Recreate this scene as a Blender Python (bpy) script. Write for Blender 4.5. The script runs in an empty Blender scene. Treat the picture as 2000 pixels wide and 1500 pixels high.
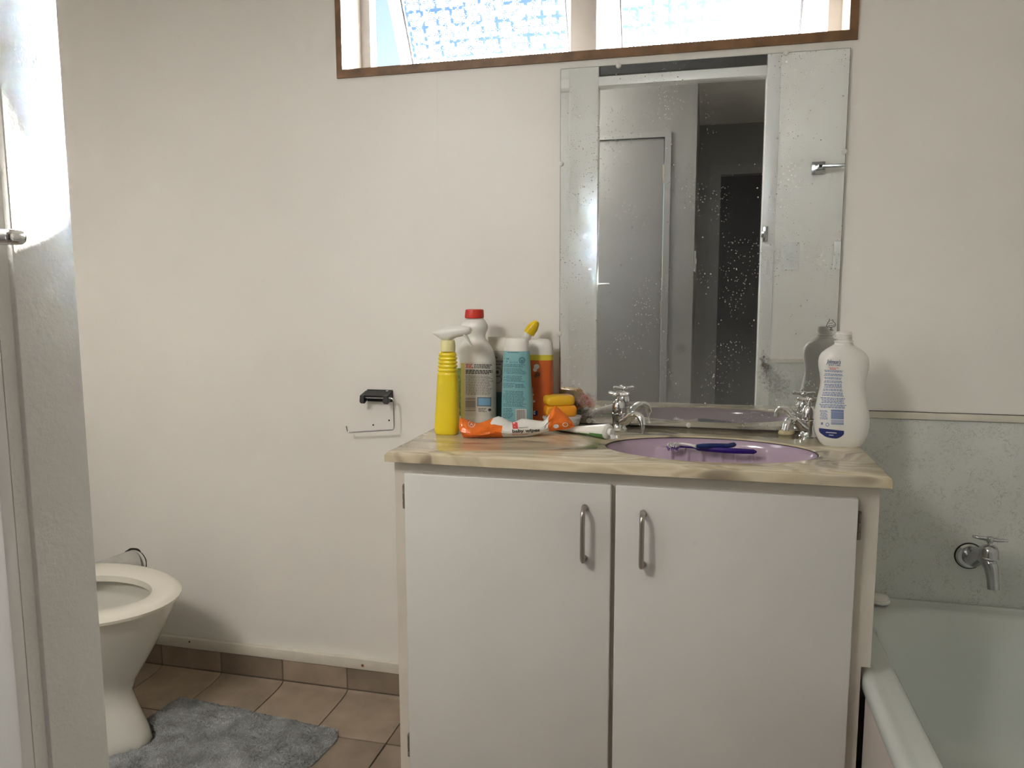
import bpy, bmesh, math, random
from mathutils import Vector, Matrix, noise
from mathutils.bvhtree import BVHTree
random.seed(7)
scene = bpy.context.scene
COL = scene.collection

# ------------------------------------------------------------------ camera
FPX = 1500.0                      # focal length in pixels of the 2000x1500 frame
YAW, PITCH, ROLL = math.radians(13.951), math.radians(6.835), math.radians(-0.163)
CAM = Vector((0.0, -2.0, 1.19))
_f = Vector((-math.sin(YAW)*math.cos(PITCH), math.cos(YAW)*math.cos(PITCH), -math.sin(PITCH)))
_r0 = Vector((math.cos(YAW), math.sin(YAW), 0)); _u0 = _r0.cross(_f)
_r = _r0*math.cos(ROLL) + _u0*math.sin(ROLL); _u = -_r0*math.sin(ROLL) + _u0*math.cos(ROLL)
cd = bpy.data.cameras.new('camera'); cam = bpy.data.objects.new('camera', cd); COL.objects.link(cam)
cd.sensor_width = 36.0; cd.lens = FPX*36.0/2000.0; cd.clip_start = 0.02
M = Matrix.Identity(4)
for i in range(3):
    M[i][0], M[i][1], M[i][2], M[i][3] = _r[i], _u[i], -_f[i], CAM[i]
cam.matrix_world = M
scene.camera = cam

# ------------------------------------------------------------------ world, sun, hall fill light, exposure
scene.view_settings.view_transform = 'Standard'
scene.view_settings.look = 'None'
scene.view_settings.gamma = 1.0
scene.view_settings.use_curve_mapping = False
scene.view_settings.exposure = 0.88
scene.cycles.caustics_refractive = False
scene.cycles.caustics_reflective = False
scene.cycles.max_bounces = 8
scene.cycles.diffuse_bounces = 6
scene.cycles.glossy_bounces = 4
scene.cycles.transparent_max_bounces = 12
scene.cycles.use_denoising = True
scene.cycles.sample_clamp_indirect = 0.0

TOSUN = Vector((0.4025, 1.0, 0.364)).normalized()
world = bpy.data.worlds.new('world'); scene.world = world; world.use_nodes = True
wn = world.node_tree; bg = wn.nodes['Background']
sky = wn.nodes.new('ShaderNodeTexSky')
sky.sky_type = 'NISHITA'; sky.sun_disc = False
sky.sun_elevation = math.asin(TOSUN.z); sky.sun_rotation = math.atan2(TOSUN.x, TOSUN.y)
sky.air_density = 1.0; sky.dust_density = 1.0
wn.links.new(sky.outputs[0], bg.inputs[0]); bg.inputs[1].default_value = 0.13

sl = bpy.data.lights.new('sun', 'SUN'); sl.energy = 105.0; sl.angle = math.radians(0.6); sl.color = (1.0, 0.96, 0.91)
so = bpy.data.objects.new('sun', sl); COL.objects.link(so)
so.rotation_euler = (-TOSUN).to_track_quat('-Z', 'Y').to_euler()

# added fill light outside the invented hall window (left end of the hall)
al = bpy.data.lights.new('hall_fill', 'AREA'); al.shape = 'RECTANGLE'; al.size = 0.86; al.size_y = 1.5
al.energy = 18.0; al.color = (1.0, 0.965, 0.93)
ao = bpy.data.objects.new('hall_fill', al); COL.objects.link(ao)
ao.location = (-2.36, -2.05, 1.35); ao.rotation_euler = Vector((1, 0, 0)).to_track_quat('-Z', 'Z').to_euler()

# ------------------------------------------------------------------ helpers
def ray(px, py):
    return _r*((px-1000)/FPX) - _u*((py-750)/FPX) + _f
def at(px, py, axis, val):
    """world point seen at a pixel on the plane x/y/z = val"""
    d = ray(px, py); t = (val-CAM[axis])/d[axis]
    return CAM + d*t
def atY(px, py, y): return at(px, py, 1, y)
def atZ(px, py, z): return at(px, py, 2, z)

ORG = {}
class MB:
    def __init__(s): s.v = []; s.f = []; s.m = []
    def add(s, v, f, m=0):
        k = len(s.v); s.v += [Vector(p) for p in v]; s.f += [tuple(i+k for i in q) for q in f]; s.m += [m]*len(f); return s
    def box(s, x0, x1, y0, y1, z0, z1, bev=0.0, seg=2, m=0):
        bm = bmesh.new(); bmesh.ops.create_cube(bm, size=1)
        for v in bm.verts:
            v.co = Vector(((x0+x1)/2+v.co.x*(x1-x0), (y0+y1)/2+v.co.y*(y1-y0), (z0+z1)/2+v.co.z*(z1-z0)))
        if bev > 0: bmesh.ops.bevel(bm, geom=bm.edges[:], offset=bev, segments=seg, affect='EDGES', profile=0.5)
        s.frombm(bm, m); return s
    def frombm(s, bm, m=0):
        bm.verts.index_update()
        s.add([v.co.copy() for v in bm.verts], [[v.index for v in f.verts] for f in bm.faces], m); bm.free(); return s
    def loft(s, rings, cap0=True, cap1=True, m=0, mf=None):
        n = len(rings[0]); k = len(s.v)
        for r in rings: s.v += [Vector(p) for p in r]
        for i in range(len(rings)-1):
            for j in range(n):
                a = k+i*n+j; b = k+i*n+(j+1) % n
                s.f.append((a, b, b+n, a+n)); s.m.append(mf(i, j) if mf else m)
        if cap0: s.f.append(tuple(k+j for j in reversed(range(n)))); s.m.append(mf(0, 0) if mf else m)
        if cap1: s.f.append(tuple(k+(len(rings)-1)*n+j for j in range(n))); s.m.append(mf(len(rings)-2, 0) if mf else m)
        return s
    def lathe(s, prof, c, n=32, m=0, ax=None):
        rings = []
        for r, z in prof:
            rings.append([Vector((r*math.cos(2*math.pi*j/n), r*math.sin(2*math.pi*j/n), z)) for j in range(n)])
        if ax is not None:
            q = Vector((0, 0, 1)).rotation_difference(Vector(ax).normalized())
            rings = [[q @ p for p in r] for r in rings]
        c = Vector(c)
        return s.loft([[p+c for p in r] for r in rings], m=m)
    def tube(s, path, rad, n=14, m=0, flat=None):
        path = [Vector(p) for p in path]
        if not hasattr(rad, '__len__'): rad = [rad]*len(path)
        rings = []; prev = None
        for i, p in enumerate(path):
            t = (path[min(i+1, len(path)-1)]-path[max(i-1, 0)]).normalized()
            if prev is None:
                a = t.orthogonal().normalized()
                if flat is not None:
                    a = (Vector(flat)-t*t.dot(Vector(flat))).normalized()
            else:
                a = (prev-t*prev.dot(t)).normalized()
            b = t.cross(a); prev = a
            ra, rb = (rad[i] if hasattr(rad[i], '__len__') else (rad[i], rad[i]))
            rings.append([p+a*ra*math.cos(2*math.pi*j/n)+b*rb*math.sin(2*math.pi*j/n) for j in range(n)])
        return s.loft(rings, m=m)
    def xf(s, mat):
        s.v = [mat @ p for p in s.v]; return s
    def bvh(s):
        return BVHTree.FromPolygons([tuple(p) for p in s.v], s.f)
    def build(s, name, mats, parent=None, smooth=True, org=None, uv=None, sharp=35):
        if not isinstance(mats, (list, tuple)): mats = [mats]
        if parent is not None: o0 = ORG[parent.name]
        elif org is not None: o0 = Vector(org)
        else:
            xs = [p.x for p in s.v]; ys = [p.y for p in s.v]; zs = [p.z for p in s.v]
            o0 = Vector(((min(xs)+max(xs))/2, (min(ys)+max(ys))/2, min(zs)))
        me = bpy.data.meshes.new(name)
        me.from_pydata([tuple(p-o0) for p in s.v], [], s.f)
        for mt in mats: me.materials.append(mt)
        me.polygons.foreach_set('material_index', s.m)
        bm = bmesh.new(); bm.from_mesh(me); bmesh.ops.recalc_face_normals(bm, faces=bm.faces[:]); bm.to_mesh(me); bm.free()
        if uv:
            ul = me.uv_layers.new(name='UVMap')
            for lp in me.loops:
                ul.data[lp.index].uv = uv(me.vertices[lp.vertex_index].co+o0)
        if smooth:
            me.polygons.foreach_set('use_smooth', [True]*len(me.polygons))
            me.set_sharp_from_angle(angle=math.radians(sharp))
        me.update()
        ob = bpy.data.objects.new(name, me); COL.objects.link(ob)
        if parent is None: ob.location = o0
        else: ob.parent = parent
        ORG[ob.name] = o0
        return ob

def ring(cx, cy, z, rx, ry, n=2.0, N=40, rot=0.0):
    out = []
    for j in range(N):
        t = 2*math.pi*j/N; c, s_ = math.cos(t), math.sin(t)
        x = rx*math.copysign(abs(c)**(2/n), c); y = ry*math.copysign(abs(s_)**(2/n), s_)
        out.append(Vector((cx+x*math.cos(rot)-y*math.sin(rot), cy+x*math.sin(rot)+y*math.cos(rot), z)))
    return out
def rrect(x0, x1, y0, y1, r, z, k=8):
    out = []
    for (cx, cy, a0) in ((x1-r, y1-r, 0), (x0+r, y1-r, 90), (x0+r, y0+r, 180), (x1-r, y0+r, 270)):
        for i in range(k+1):
            a = math.radians(a0+90*i/k); out.append(Vector((cx+r*math.cos(a), cy+r*math.sin(a), z)))
    return out
def smooth_path(pts, r=0.01, k=6):
    pts = [Vector(p) for p in pts]; out = [pts[0]]
    for i in range(1, len(pts)-1):
        a = (pts[i-1]-pts[i]); b = (pts[i+1]-pts[i]); ra = min(r, a.length*.45, b.length*.45)
        p0 = pts[i]+a.normalized()*ra; p1 = pts[i]+b.normalized()*ra
        for j in range(k+1):
            t = j/k; out.append(p0*(1-t)**2+pts[i]*2*t*(1-t)+p1*t*t)
    out.append(pts[-1]); return out

def tag(o, label=None, cat=None, group=None, kind=None):
    if label: o['label'] = label
    if cat: o['category'] = cat
    if group: o['group'] = group
    if kind: o['kind'] = kind
    return o
def empty(name, loc):
    o = bpy.data.objects.new(name, None); COL.objects.link(o); o.location = loc; o.empty_display_size = 0.05
    ORG[o.name] = Vector(loc); return o
def thing(name, loc, label, cat, group=None):
    return tag(empty(name, loc), label, cat, group)
def struct(o, label=None):
    o['kind'] = 'structure'
    if label: o['label'] = label
    return o

# ------------------------------------------------------------------ materials
def N(nt, typ, **kw):
    n = nt.nodes.new(typ)
    for k, v in kw.items(): setattr(n, k, v)
    return n
def ramp(nt, fac, stops):
    r = N(nt, 'ShaderNodeValToRGB'); cr = r.color_ramp
    while len(cr.elements) < len(stops): cr.elements.new(0.5)
    for e, (p, c) in zip(cr.elements, stops):
        e.position = p; e.color = (c, c, c, 1) if not hasattr(c, '__len__') else (*c[:3], 1)
    nt.links.new(fac, r.inputs[0]); return r.outputs[0]
def math_(nt, op, a, b=None, c=None):
    n = N(nt, 'ShaderNodeMath', operation=op)
    for i, x in enumerate((a, b, c)):
        if x is None: continue
        if isinstance(x, (int, float)): n.inputs[i].default_value = x
        else: nt.links.new(x, n.inputs[i])
    return n.outputs[0]
def mixc(nt, fac, a, b):
    n = N(nt, 'ShaderNodeMix', data_type='RGBA')
    for i, x in ((0, fac), (6, a), (7, b)):
        if isinstance(x, (int, float)): n.inputs[i].default_value = x
        elif hasattr(x, '__len__'): n.inputs[i].default_value = (*x[:3], 1)
        else: nt.links.new(x, n.inputs[i])
    return n.outputs[2]
def pm(name, col, rough=0.5, metal=0.0, var=0.06, vscale=6.0, bump=0.0, bscale=60.0, coat=0.0, sub=0.0, trans=0.0, spec=None, bdist=0.002):
    m = bpy.data.materials.new(name); m.use_nodes = True; nt = m.node_tree
    p = nt.nodes['Principled BSDF']
    tc = N(nt, 'ShaderNodeTexCoord')
    nz = N(nt, 'ShaderNodeTexNoise'); nz.inputs['Scale'].default_value = vscale; nz.inputs['Detail'].default_value = 4
    nt.links.new(tc.outputs['Object'], nz.inputs['Vector'])
    lo = tuple(max(0, c*(1-var)) for c in col); hi = tuple(min(1, c*(1+var)) for c in col)
    nt.links.new(ramp(nt, nz.outputs[0], [(0.3, lo), (0.7, hi)]), p.inputs['Base Color'])
    p.inputs['Roughness'].default_value = rough; p.inputs['Metallic'].default_value = metal
    if coat: p.inputs['Coat Weight'].default_value = coat; p.inputs['Coat Roughness'].default_value = 0.08
    if sub: p.inputs['Subsurface Weight'].default_value = sub; p.inputs['Subsurface Scale'].default_value = 0.01
    if trans: p.inputs['Transmission Weight'].default_value = trans
    if spec is not None: p.inputs['Specular IOR Level'].default_value = spec
    if bump:
        b = N(nt, 'ShaderNodeBump'); b.inputs['Strength'].default_value = bump; b.inputs['Distance'].default_value = bdist
        n2 = N(nt, 'ShaderNodeTexNoise'); n2.inputs['Scale'].default_value = bscale; n2.inputs['Detail'].default_value = 3
        nt.links.new(tc.outputs['Object'], n2.inputs['Vector']); nt.links.new(n2.outputs[0], b.inputs['Height'])
        nt.links.new(b.outputs[0], p.inputs['Normal'])
    return m

MT = {}
def wall_material():
    m = pm('cream_gloss_wall_paint', (0.80, 0.775, 0.732), 0.45, var=0.03, vscale=2.2, bump=0.10, bscale=230.0)
    nt = m.node_tree; p = nt.nodes['Principled BSDF']
    tc = N(nt, 'ShaderNodeTexCoord'); base = p.inputs['Base Color'].links[0].from_socket
    p.inputs['Coat Weight'].default_value = 0.7; p.inputs['Coat Roughness'].default_value = 0.42
    # scuffs low on the wall
    v = N(nt, 'ShaderNodeTexNoise'); v.inputs['Scale'].default_value = 16; v.inputs['Detail'].default_value = 8; v.inputs['Roughness'].default_value = .7
    nt.links.new(tc.outputs['Object'], v.inputs['Vector'])
    f = ramp(nt, v.outputs[0], [(0.66, 0.0), (0.80, 0.30)])
    nt.links.new(mixc(nt, f, base, (0.36, 0.34, 0.29)), p.inputs['Base Color'])
    return m
MT['wall'] = wall_material()
MT['white_paint'] = pm('white_gloss_door_paint', (0.74, 0.735, 0.72), 0.25, var=0.02, bump=0.08, bscale=190.0)
MT['post_paint'] = pm('white_gloss_post_paint', (0.70, 0.69, 0.66), 0.50, var=0.02, bump=0.40, bscale=240.0, coat=0.25)
MT['trim_paint'] = pm('cream_trim_paint', (0.66, 0.62, 0.54), 0.35, var=0.06, vscale=20)
MT['ceiling'] = pm('ceiling_paint', (0.84, 0.82, 0.78), 0.7)
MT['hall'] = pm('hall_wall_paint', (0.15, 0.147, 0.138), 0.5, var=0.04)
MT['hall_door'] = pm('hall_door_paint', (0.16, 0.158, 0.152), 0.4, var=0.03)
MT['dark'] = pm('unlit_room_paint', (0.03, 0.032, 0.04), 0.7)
MT['carpet'] = pm('hall_carpet', (0.16, 0.13, 0.11), 0.95, var=0.2, vscale=80)
MT['grout'] = pm('brown_grout', (0.17, 0.135, 0.105), 0.9, var=0.15, vscale=40)
MT['brown'] = pm('brown_stained_timber', (0.20, 0.105, 0.045), 0.45, var=0.25, vscale=25)
MT['lining'] = pm('pale_reveal_paint', (0.70, 0.64, 0.56), 0.4)
MT['alu'] = pm('pale_window_aluminium', (0.60, 0.56, 0.54), 0.35, metal=0.0, var=0.03)
MT['rubber'] = pm('black_window_seal', (0.03, 0.03, 0.035), 0.6)
MT['cab_body'] = pm('aged_cream_cabinet_paint', (0.58, 0.535, 0.47), 0.45, var=0.08, vscale=9)
MT['cab_door'] = pm('white_laminate_door', (0.60, 0.585, 0.56), 0.38, var=0.025, vscale=4)
def scuffed(m, scale, col, lo, hi, amt):
    nt = m.node_tree; p = nt.nodes['Principled BSDF']; tc = N(nt, 'ShaderNodeTexCoord'); base = p.inputs['Base Color'].links[0].from_socket
    v = N(nt, 'ShaderNodeTexNoise'); v.inputs['Scale'].default_value = scale; v.inputs['Detail'].default_value = 8; v.inputs['Roughness'].default_value = .72
    nt.links.new(tc.outputs['Object'], v.inputs['Vector'])
    nt.links.new(mixc(nt, ramp(nt, v.outputs[0], [(lo, 0.0), (hi, amt)]), base, col), p.inputs['Base Color'])
scuffed(MT['cab_door'], 14, (0.30, 0.28, 0.25), 0.67, 0.82, 0.4)
scuffed(MT['cab_body'], 9, (0.30, 0.26, 0.20), 0.55, 0.85, 0.45)
scuffed(MT['trim_paint'], 30, (0.25, 0.19, 0.13), 0.64, 0.80, 0.5)
MT['steel'] = pm('brushed_steel', (0.42, 0.39, 0.36), 0.32, metal=1.0)
MT['chrome'] = pm('worn_chrome', (0.72, 0.72, 0.72), 0.09, metal=1.0, var=0.08, vscale=60)
MT['chrome_dull'] = pm('dull_chrome', (0.50, 0.51, 0.52), 0.16, metal=1.0, var=0.08, vscale=60)
MT['brass'] = pm('tarnished_hinge', (0.25, 0.21, 0.17), 0.45, metal=0.7, var=0.3, vscale=90)
MT['lilac'] = pm('lilac_basin_gelcoat', (0.44, 0.34, 0.43), 0.16, var=0.03, coat=0.4)
MT['bath'] = pm('pale_green_grey_enamel', (0.60, 0.63, 0.605), 0.14, var=0.02, coat=0.3)
MT['apron'] = pm('bath_apron_panel', (0.50, 0.45, 0.41), 0.5)
MT['porcelain'] = pm('white_porcelain', (0.66, 0.645, 0.59), 0.10, var=0.03, coat=0.4)
MT['seat'] = pm('cream_plastic_seat', (0.72, 0.69, 0.61), 0.25, var=0.02)
MT['pipe'] = pm('grey_plastic_pipe', (0.44, 0.43, 0.40), 0.5, var=0.1, vscale=30)
MT['pipe_cuff'] = pm('grey_rubber_cuff', (0.30, 0.30, 0.285), 0.6)
MT['black_plastic'] = pm('black_plastic', (0.012, 0.012, 0.013), 0.3, spec=0.4)
MT['hole'] = pm('dark_hole', (0.02, 0.018, 0.015), 0.9)
MT['rust'] = pm('rust_stain', (0.22, 0.09, 0.03), 0.8, var=0.4, vscale=300)
MT['mould_shade'] = pm('black_mould_and_shade', (0.05, 0.045, 0.035), 0.9, var=0.4, vscale=200)  # mould on the sealants; doubles as painted shade beside the dado rail
MT['mat_pile'] = pm('grey_bath_mat_pile', (0.38, 0.39, 0.395), 0.95, var=0.25, vscale=18)
MT['mat_base'] = pm('grey_bath_mat_backing', (0.26, 0.27, 0.275), 0.95, var=0.3, vscale=18, bump=0.8, bscale=120, bdist=0.01)
MT['white_plastic'] = pm('white_bottle_plastic', (0.76, 0.745, 0.71), 0.32, var=0.02, sub=0.1)
MT['clear_plastic'] = pm('cloudy_clear_plastic', (0.82, 0.81, 0.77), 0.28, trans=0.12)
MT['yellow'] = pm('yellow_bottle_plastic', (0.78, 0.61, 0.02), 0.3, var=0.05, sub=0.08)
MT['yellow_cap'] = pm('yellow_spout_plastic', (0.80, 0.55, 0.01), 0.3)
MT['pale_yellow'] = pm('pale_yellow_collar', (0.80, 0.74, 0.38), 0.35)
MT['red'] = pm('red_cap_plastic', (0.60, 0.035, 0.02), 0.4)
MT['label_grey'] = pm('white_paper_label', (0.68, 0.66, 0.61), 0.45)
MT['label_green'] = pm('green_front_label', (0.20, 0.30, 0.06), 0.45, var=0.5, vscale=120)
MT['label_yellow'] = pm('yellow_label_edge', (0.62, 0.52, 0.14), 0.45)
MT['print_dark'] = pm('dark_label_print', (0.07, 0.065, 0.06), 0.6)
MT['print_grey'] = pm('grey_label_print', (0.26, 0.24, 0.23), 0.6)
MT['print_red'] = pm('red_label_print', (0.62, 0.06, 0.05), 0.6)
MT['print_navy'] = pm('navy_label_print', (0.02, 0.03, 0.16), 0.5)
MT['print_blue'] = pm('blue_label_print', (0.13, 0.20, 0.42), 0.5)
MT['print_sky'] = pm('sky_blue_label_patch', (0.22, 0.45, 0.70), 0.5)
MT['print_slate'] = pm('slate_label_frame', (0.16, 0.20, 0.27), 0.5)
MT['print_white'] = pm('white_label_print', (0.78, 0.77, 0.74), 0.5)
MT['print_brown'] = pm('brown_fruit_print', (0.16, 0.05, 0.02), 0.5, var=0.5, vscale=300)
MT['teal'] = pm('teal_bottle_plastic', (0.20, 0.43, 0.46), 0.35, var=0.04)
MT['teal_print'] = pm('dark_teal_print', (0.06, 0.16, 0.19), 0.6)
MT['teal_dark'] = pm('dark_teal_cap', (0.02, 0.09, 0.10), 0.35)
MT['beige_tube'] = pm('beige_tube_plastic', (0.62, 0.58, 0.50), 0.4)
MT['grey_tube'] = pm('grey_tube_plastic', (0.36, 0.345, 0.31), 0.4)
MT['orange_bottle'] = pm('orange_red_label', (0.55, 0.11, 0.025), 0.3, var=0.12, vscale=14)
MT['lemon_band'] = pm('lemon_label_band', (0.66, 0.58, 0.05), 0.4)
MT['soap_yellow'] = pm('yellow_soap', (0.80, 0.47, 0.02), 0.35, sub=0.3)
MT['soap_orange'] = pm('orange_soap', (0.80, 0.32, 0.01), 0.35, sub=0.3)
MT['dish'] = pm('white_plastic_dish', (0.62, 0.63, 0.60), 0.3)
MT['wipe_orange'] = pm('orange_foil_film', (0.80, 0.17, 0.015), 0.22, var=0.15, vscale=40, bump=0.35, bscale=55, bdist=0.004)
MT['wipe_white'] = pm('white_foil_film', (0.78, 0.76, 0.73), 0.25, var=0.03, vscale=30, bump=0.3, bscale=45, bdist=0.004)
MT['paste_white'] = pm('white_tube_laminate', (0.78, 0.775, 0.74), 0.3)
MT['paste_green'] = pm('green_tube_laminate', (0.09, 0.26, 0.06), 0.35)
MT['brush_blue'] = pm('dark_blue_brush_plastic', (0.008, 0.025, 0.13), 0.2)
MT['brush_purple'] = pm('purple_brush_plastic', (0.025, 0.008, 0.16), 0.2)
MT['bristle_white'] = pm('white_bristles', (0.72, 0.70, 0.74), 0.6)
MT['bristle_purple'] = pm('purple_bristles', (0.30, 0.16, 0.55), 0.6)
MT['switch'] = pm('white_switch_plastic', (0.76, 0.76, 0.74), 0.3)
MT['soap_cream'] = pm('cream_soap_scrap', (0.62, 0.54, 0.33), 0.6, var=0.2, vscale=60)
MT['red_dot'] = pm('red_tap_button', (0.5, 0.03, 0.02), 0.4)

def tile_material():
    m = bpy.data.materials.new('taupe_floor_tile'); m.use_nodes = True; nt = m.node_tree; p = nt.nodes['Principled BSDF']
    oi = N(nt, 'ShaderNodeObjectInfo'); tc = N(nt, 'ShaderNodeTexCoord')
    mp = N(nt, 'ShaderNodeVectorMath', operation='ADD'); sc = N(nt, 'ShaderNodeVectorMath', operation='SCALE')
    nt.links.new(oi.outputs['Location'], sc.inputs[0]); sc.inputs['Scale'].default_value = 3.7
    nt.links.new(tc.outputs['Object'], mp.inputs[0]); nt.links.new(sc.outputs[0], mp.inputs[1])
    nz = N(nt, 'ShaderNodeTexNoise'); nz.inputs['Scale'].default_value = 9; nz.inputs['Detail'].default_value = 6
    nt.links.new(mp.outputs[0], nz.inputs['Vector'])
    base = ramp(nt, oi.outputs['Random'], [(0.0, (0.23, 0.175, 0.13)), (0.5, (0.31, 0.245, 0.185)), (1.0, (0.40, 0.31, 0.225))])
    v = ramp(nt, nz.outputs[0], [(0.3, 0.72), (0.72, 1.15)])
    mx = N(nt, 'ShaderNodeMix', data_type='RGBA', blend_type='MULTIPLY'); mx.inputs[0].default_value = 1
    nt.links.new(base, mx.inputs[6]); nt.links.new(v, mx.inputs[7])
    nt.links.new(mx.outputs[2], p.inputs['Base Color']); p.inputs['Roughness'].default_value = 0.5
    return m
MT['tile'] = tile_material()

def marble_material():
    m = bpy.data.materials.new('swirled_beige_cultured_marble'); m.use_nodes = True; nt = m.node_tree; p = nt.nodes['Principled BSDF']
    tc = N(nt, 'ShaderNodeTexCoord'); mp = N(nt, 'ShaderNodeMapping'); nt.links.new(tc.outputs['Object'], mp.inputs[0])
    mp.inputs['Rotation'].default_value = (0.5, 0.35, 0.5); mp.inputs['Scale'].default_value = (1.0, 1.9, 1.6)
    n1 = N(nt, 'ShaderNodeTexNoise'); n1.inputs['Scale'].default_value = 2.6; n1.inputs['Detail'].default_value = 2; n1.inputs['Distortion'].default_value = 1.4
    nt.links.new(mp.outputs[0], n1.inputs['Vector'])
    # contour bands of a distorted noise = swirls
    w = math_(nt, 'MULTIPLY', n1.outputs[0], 85.0); s = math_(nt, 'SINE', w)
    s1 = math_(nt, 'MULTIPLY_ADD', s, 0.5, 0.5)
    w2 = math_(nt, 'MULTIPLY', n1.outputs[0], 30.0); s2 = math_(nt, 'MULTIPLY_ADD', math_(nt, 'SINE', w2), 0.5, 0.5)
    n2 = N(nt, 'ShaderNodeTexNoise'); n2.inputs['Scale'].default_value = 3.0; nt.links.new(tc.outputs['Object'], n2.inputs['Vector'])
    amt = ramp(nt, n2.outputs[0], [(0.35, 0.08), (0.65, 0.55)])
    base = mixc(nt, s2, (0.57, 0.48, 0.33), (0.46, 0.385, 0.265))
    light = mixc(nt, math_(nt, 'MULTIPLY', s1, amt), base, (0.76, 0.70, 0.55))
    vein = ramp(nt, s2, [(0.86, 0.0), (0.98, 0.85)])
    n3 = N(nt, 'ShaderNodeTexNoise'); n3.inputs['Scale'].default_value = 5.0; nt.links.new(mp.outputs[0], n3.inputs['Vector'])
    vm = math_(nt, 'MULTIPLY', vein, ramp(nt, n3.outputs[0], [(0.45, 0.0), (0.6, 1.0)]))
    nt.links.new(mixc(nt, vm, light, (0.20, 0.155, 0.11)), p.inputs['Base Color'])
    p.inputs['Roughness'].default_value = 0.16; p.inputs['Coat Weight'].default_value = 0.3; p.inputs['Coat Roughness'].default_value = 0.06
    return m
MT['marble'] = marble_material()

def crackle_material():
    """grey-green wall lining board printed with thin starry scratches"""
    m = bpy.data.materials.new('grey_green_printed_lining'); m.use_nodes = True; nt = m.node_tree; p = nt.nodes['Principled BSDF']
    tc = N(nt, 'ShaderNodeTexCoord')
    fac = None
    for i, (ang, sc) in enumerate(((0.3, 1.0), (1.15, 1.0), (1.9, 1.0), (2.6, 1.0))):
        mp = N(nt, 'ShaderNodeMapping'); mp.inputs['Rotation'].default_value = (0, ang, 0); mp.inputs['Location'].default_value = (i*3.1, 0, i*1.7)
        nt.links.new(tc.outputs['Object'], mp.inputs[0])
        sp = N(nt, 'ShaderNodeMapping'); sp.inputs['Scale'].default_value = (620, 620, 75); nt.links.new(mp.outputs[0], sp.inputs[0])
        nz = N(nt, 'ShaderNodeTexNoise'); nz.inputs['Scale'].default_value = 1.0; nz.inputs['Detail'].default_value = 1; nt.links.new(sp.outputs[0], nz.inputs['Vector'])
        f = ramp(nt, nz.outputs[0], [(0.64, 0.0), (0.69, 1.0)])
        fac = f if fac is None else math_(nt, 'MAXIMUM', fac, f)
    cl = N(nt, 'ShaderNodeTexNoise'); cl.inputs['Scale'].default_value = 26; cl.inputs['Detail'].default_value = 1; nt.links.new(tc.outputs['Object'], cl.inputs['Vector'])
    f2 = math_(nt, 'MULTIPLY', fac, ramp(nt, cl.outputs[0], [(0.42, 0.10), (0.60, 0.50)]))
    n2 = N(nt, 'ShaderNodeTexNoise'); n2.inputs['Scale'].default_value = 7; nt.links.new(tc.outputs['Object'], n2.inputs['Vector'])
    base = ramp(nt, n2.outputs[0], [(0.3, (0.60, 0.615, 0.59)), (0.7, (0.655, 0.665, 0.635))])
    nt.links.new(mixc(nt, f2, base, (0.25, 0.23, 0.19)), p.inputs['Base Color']); p.inputs['Roughness'].default_value = 0.3
    return m
MT['lining_board'] = crackle_material()

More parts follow.
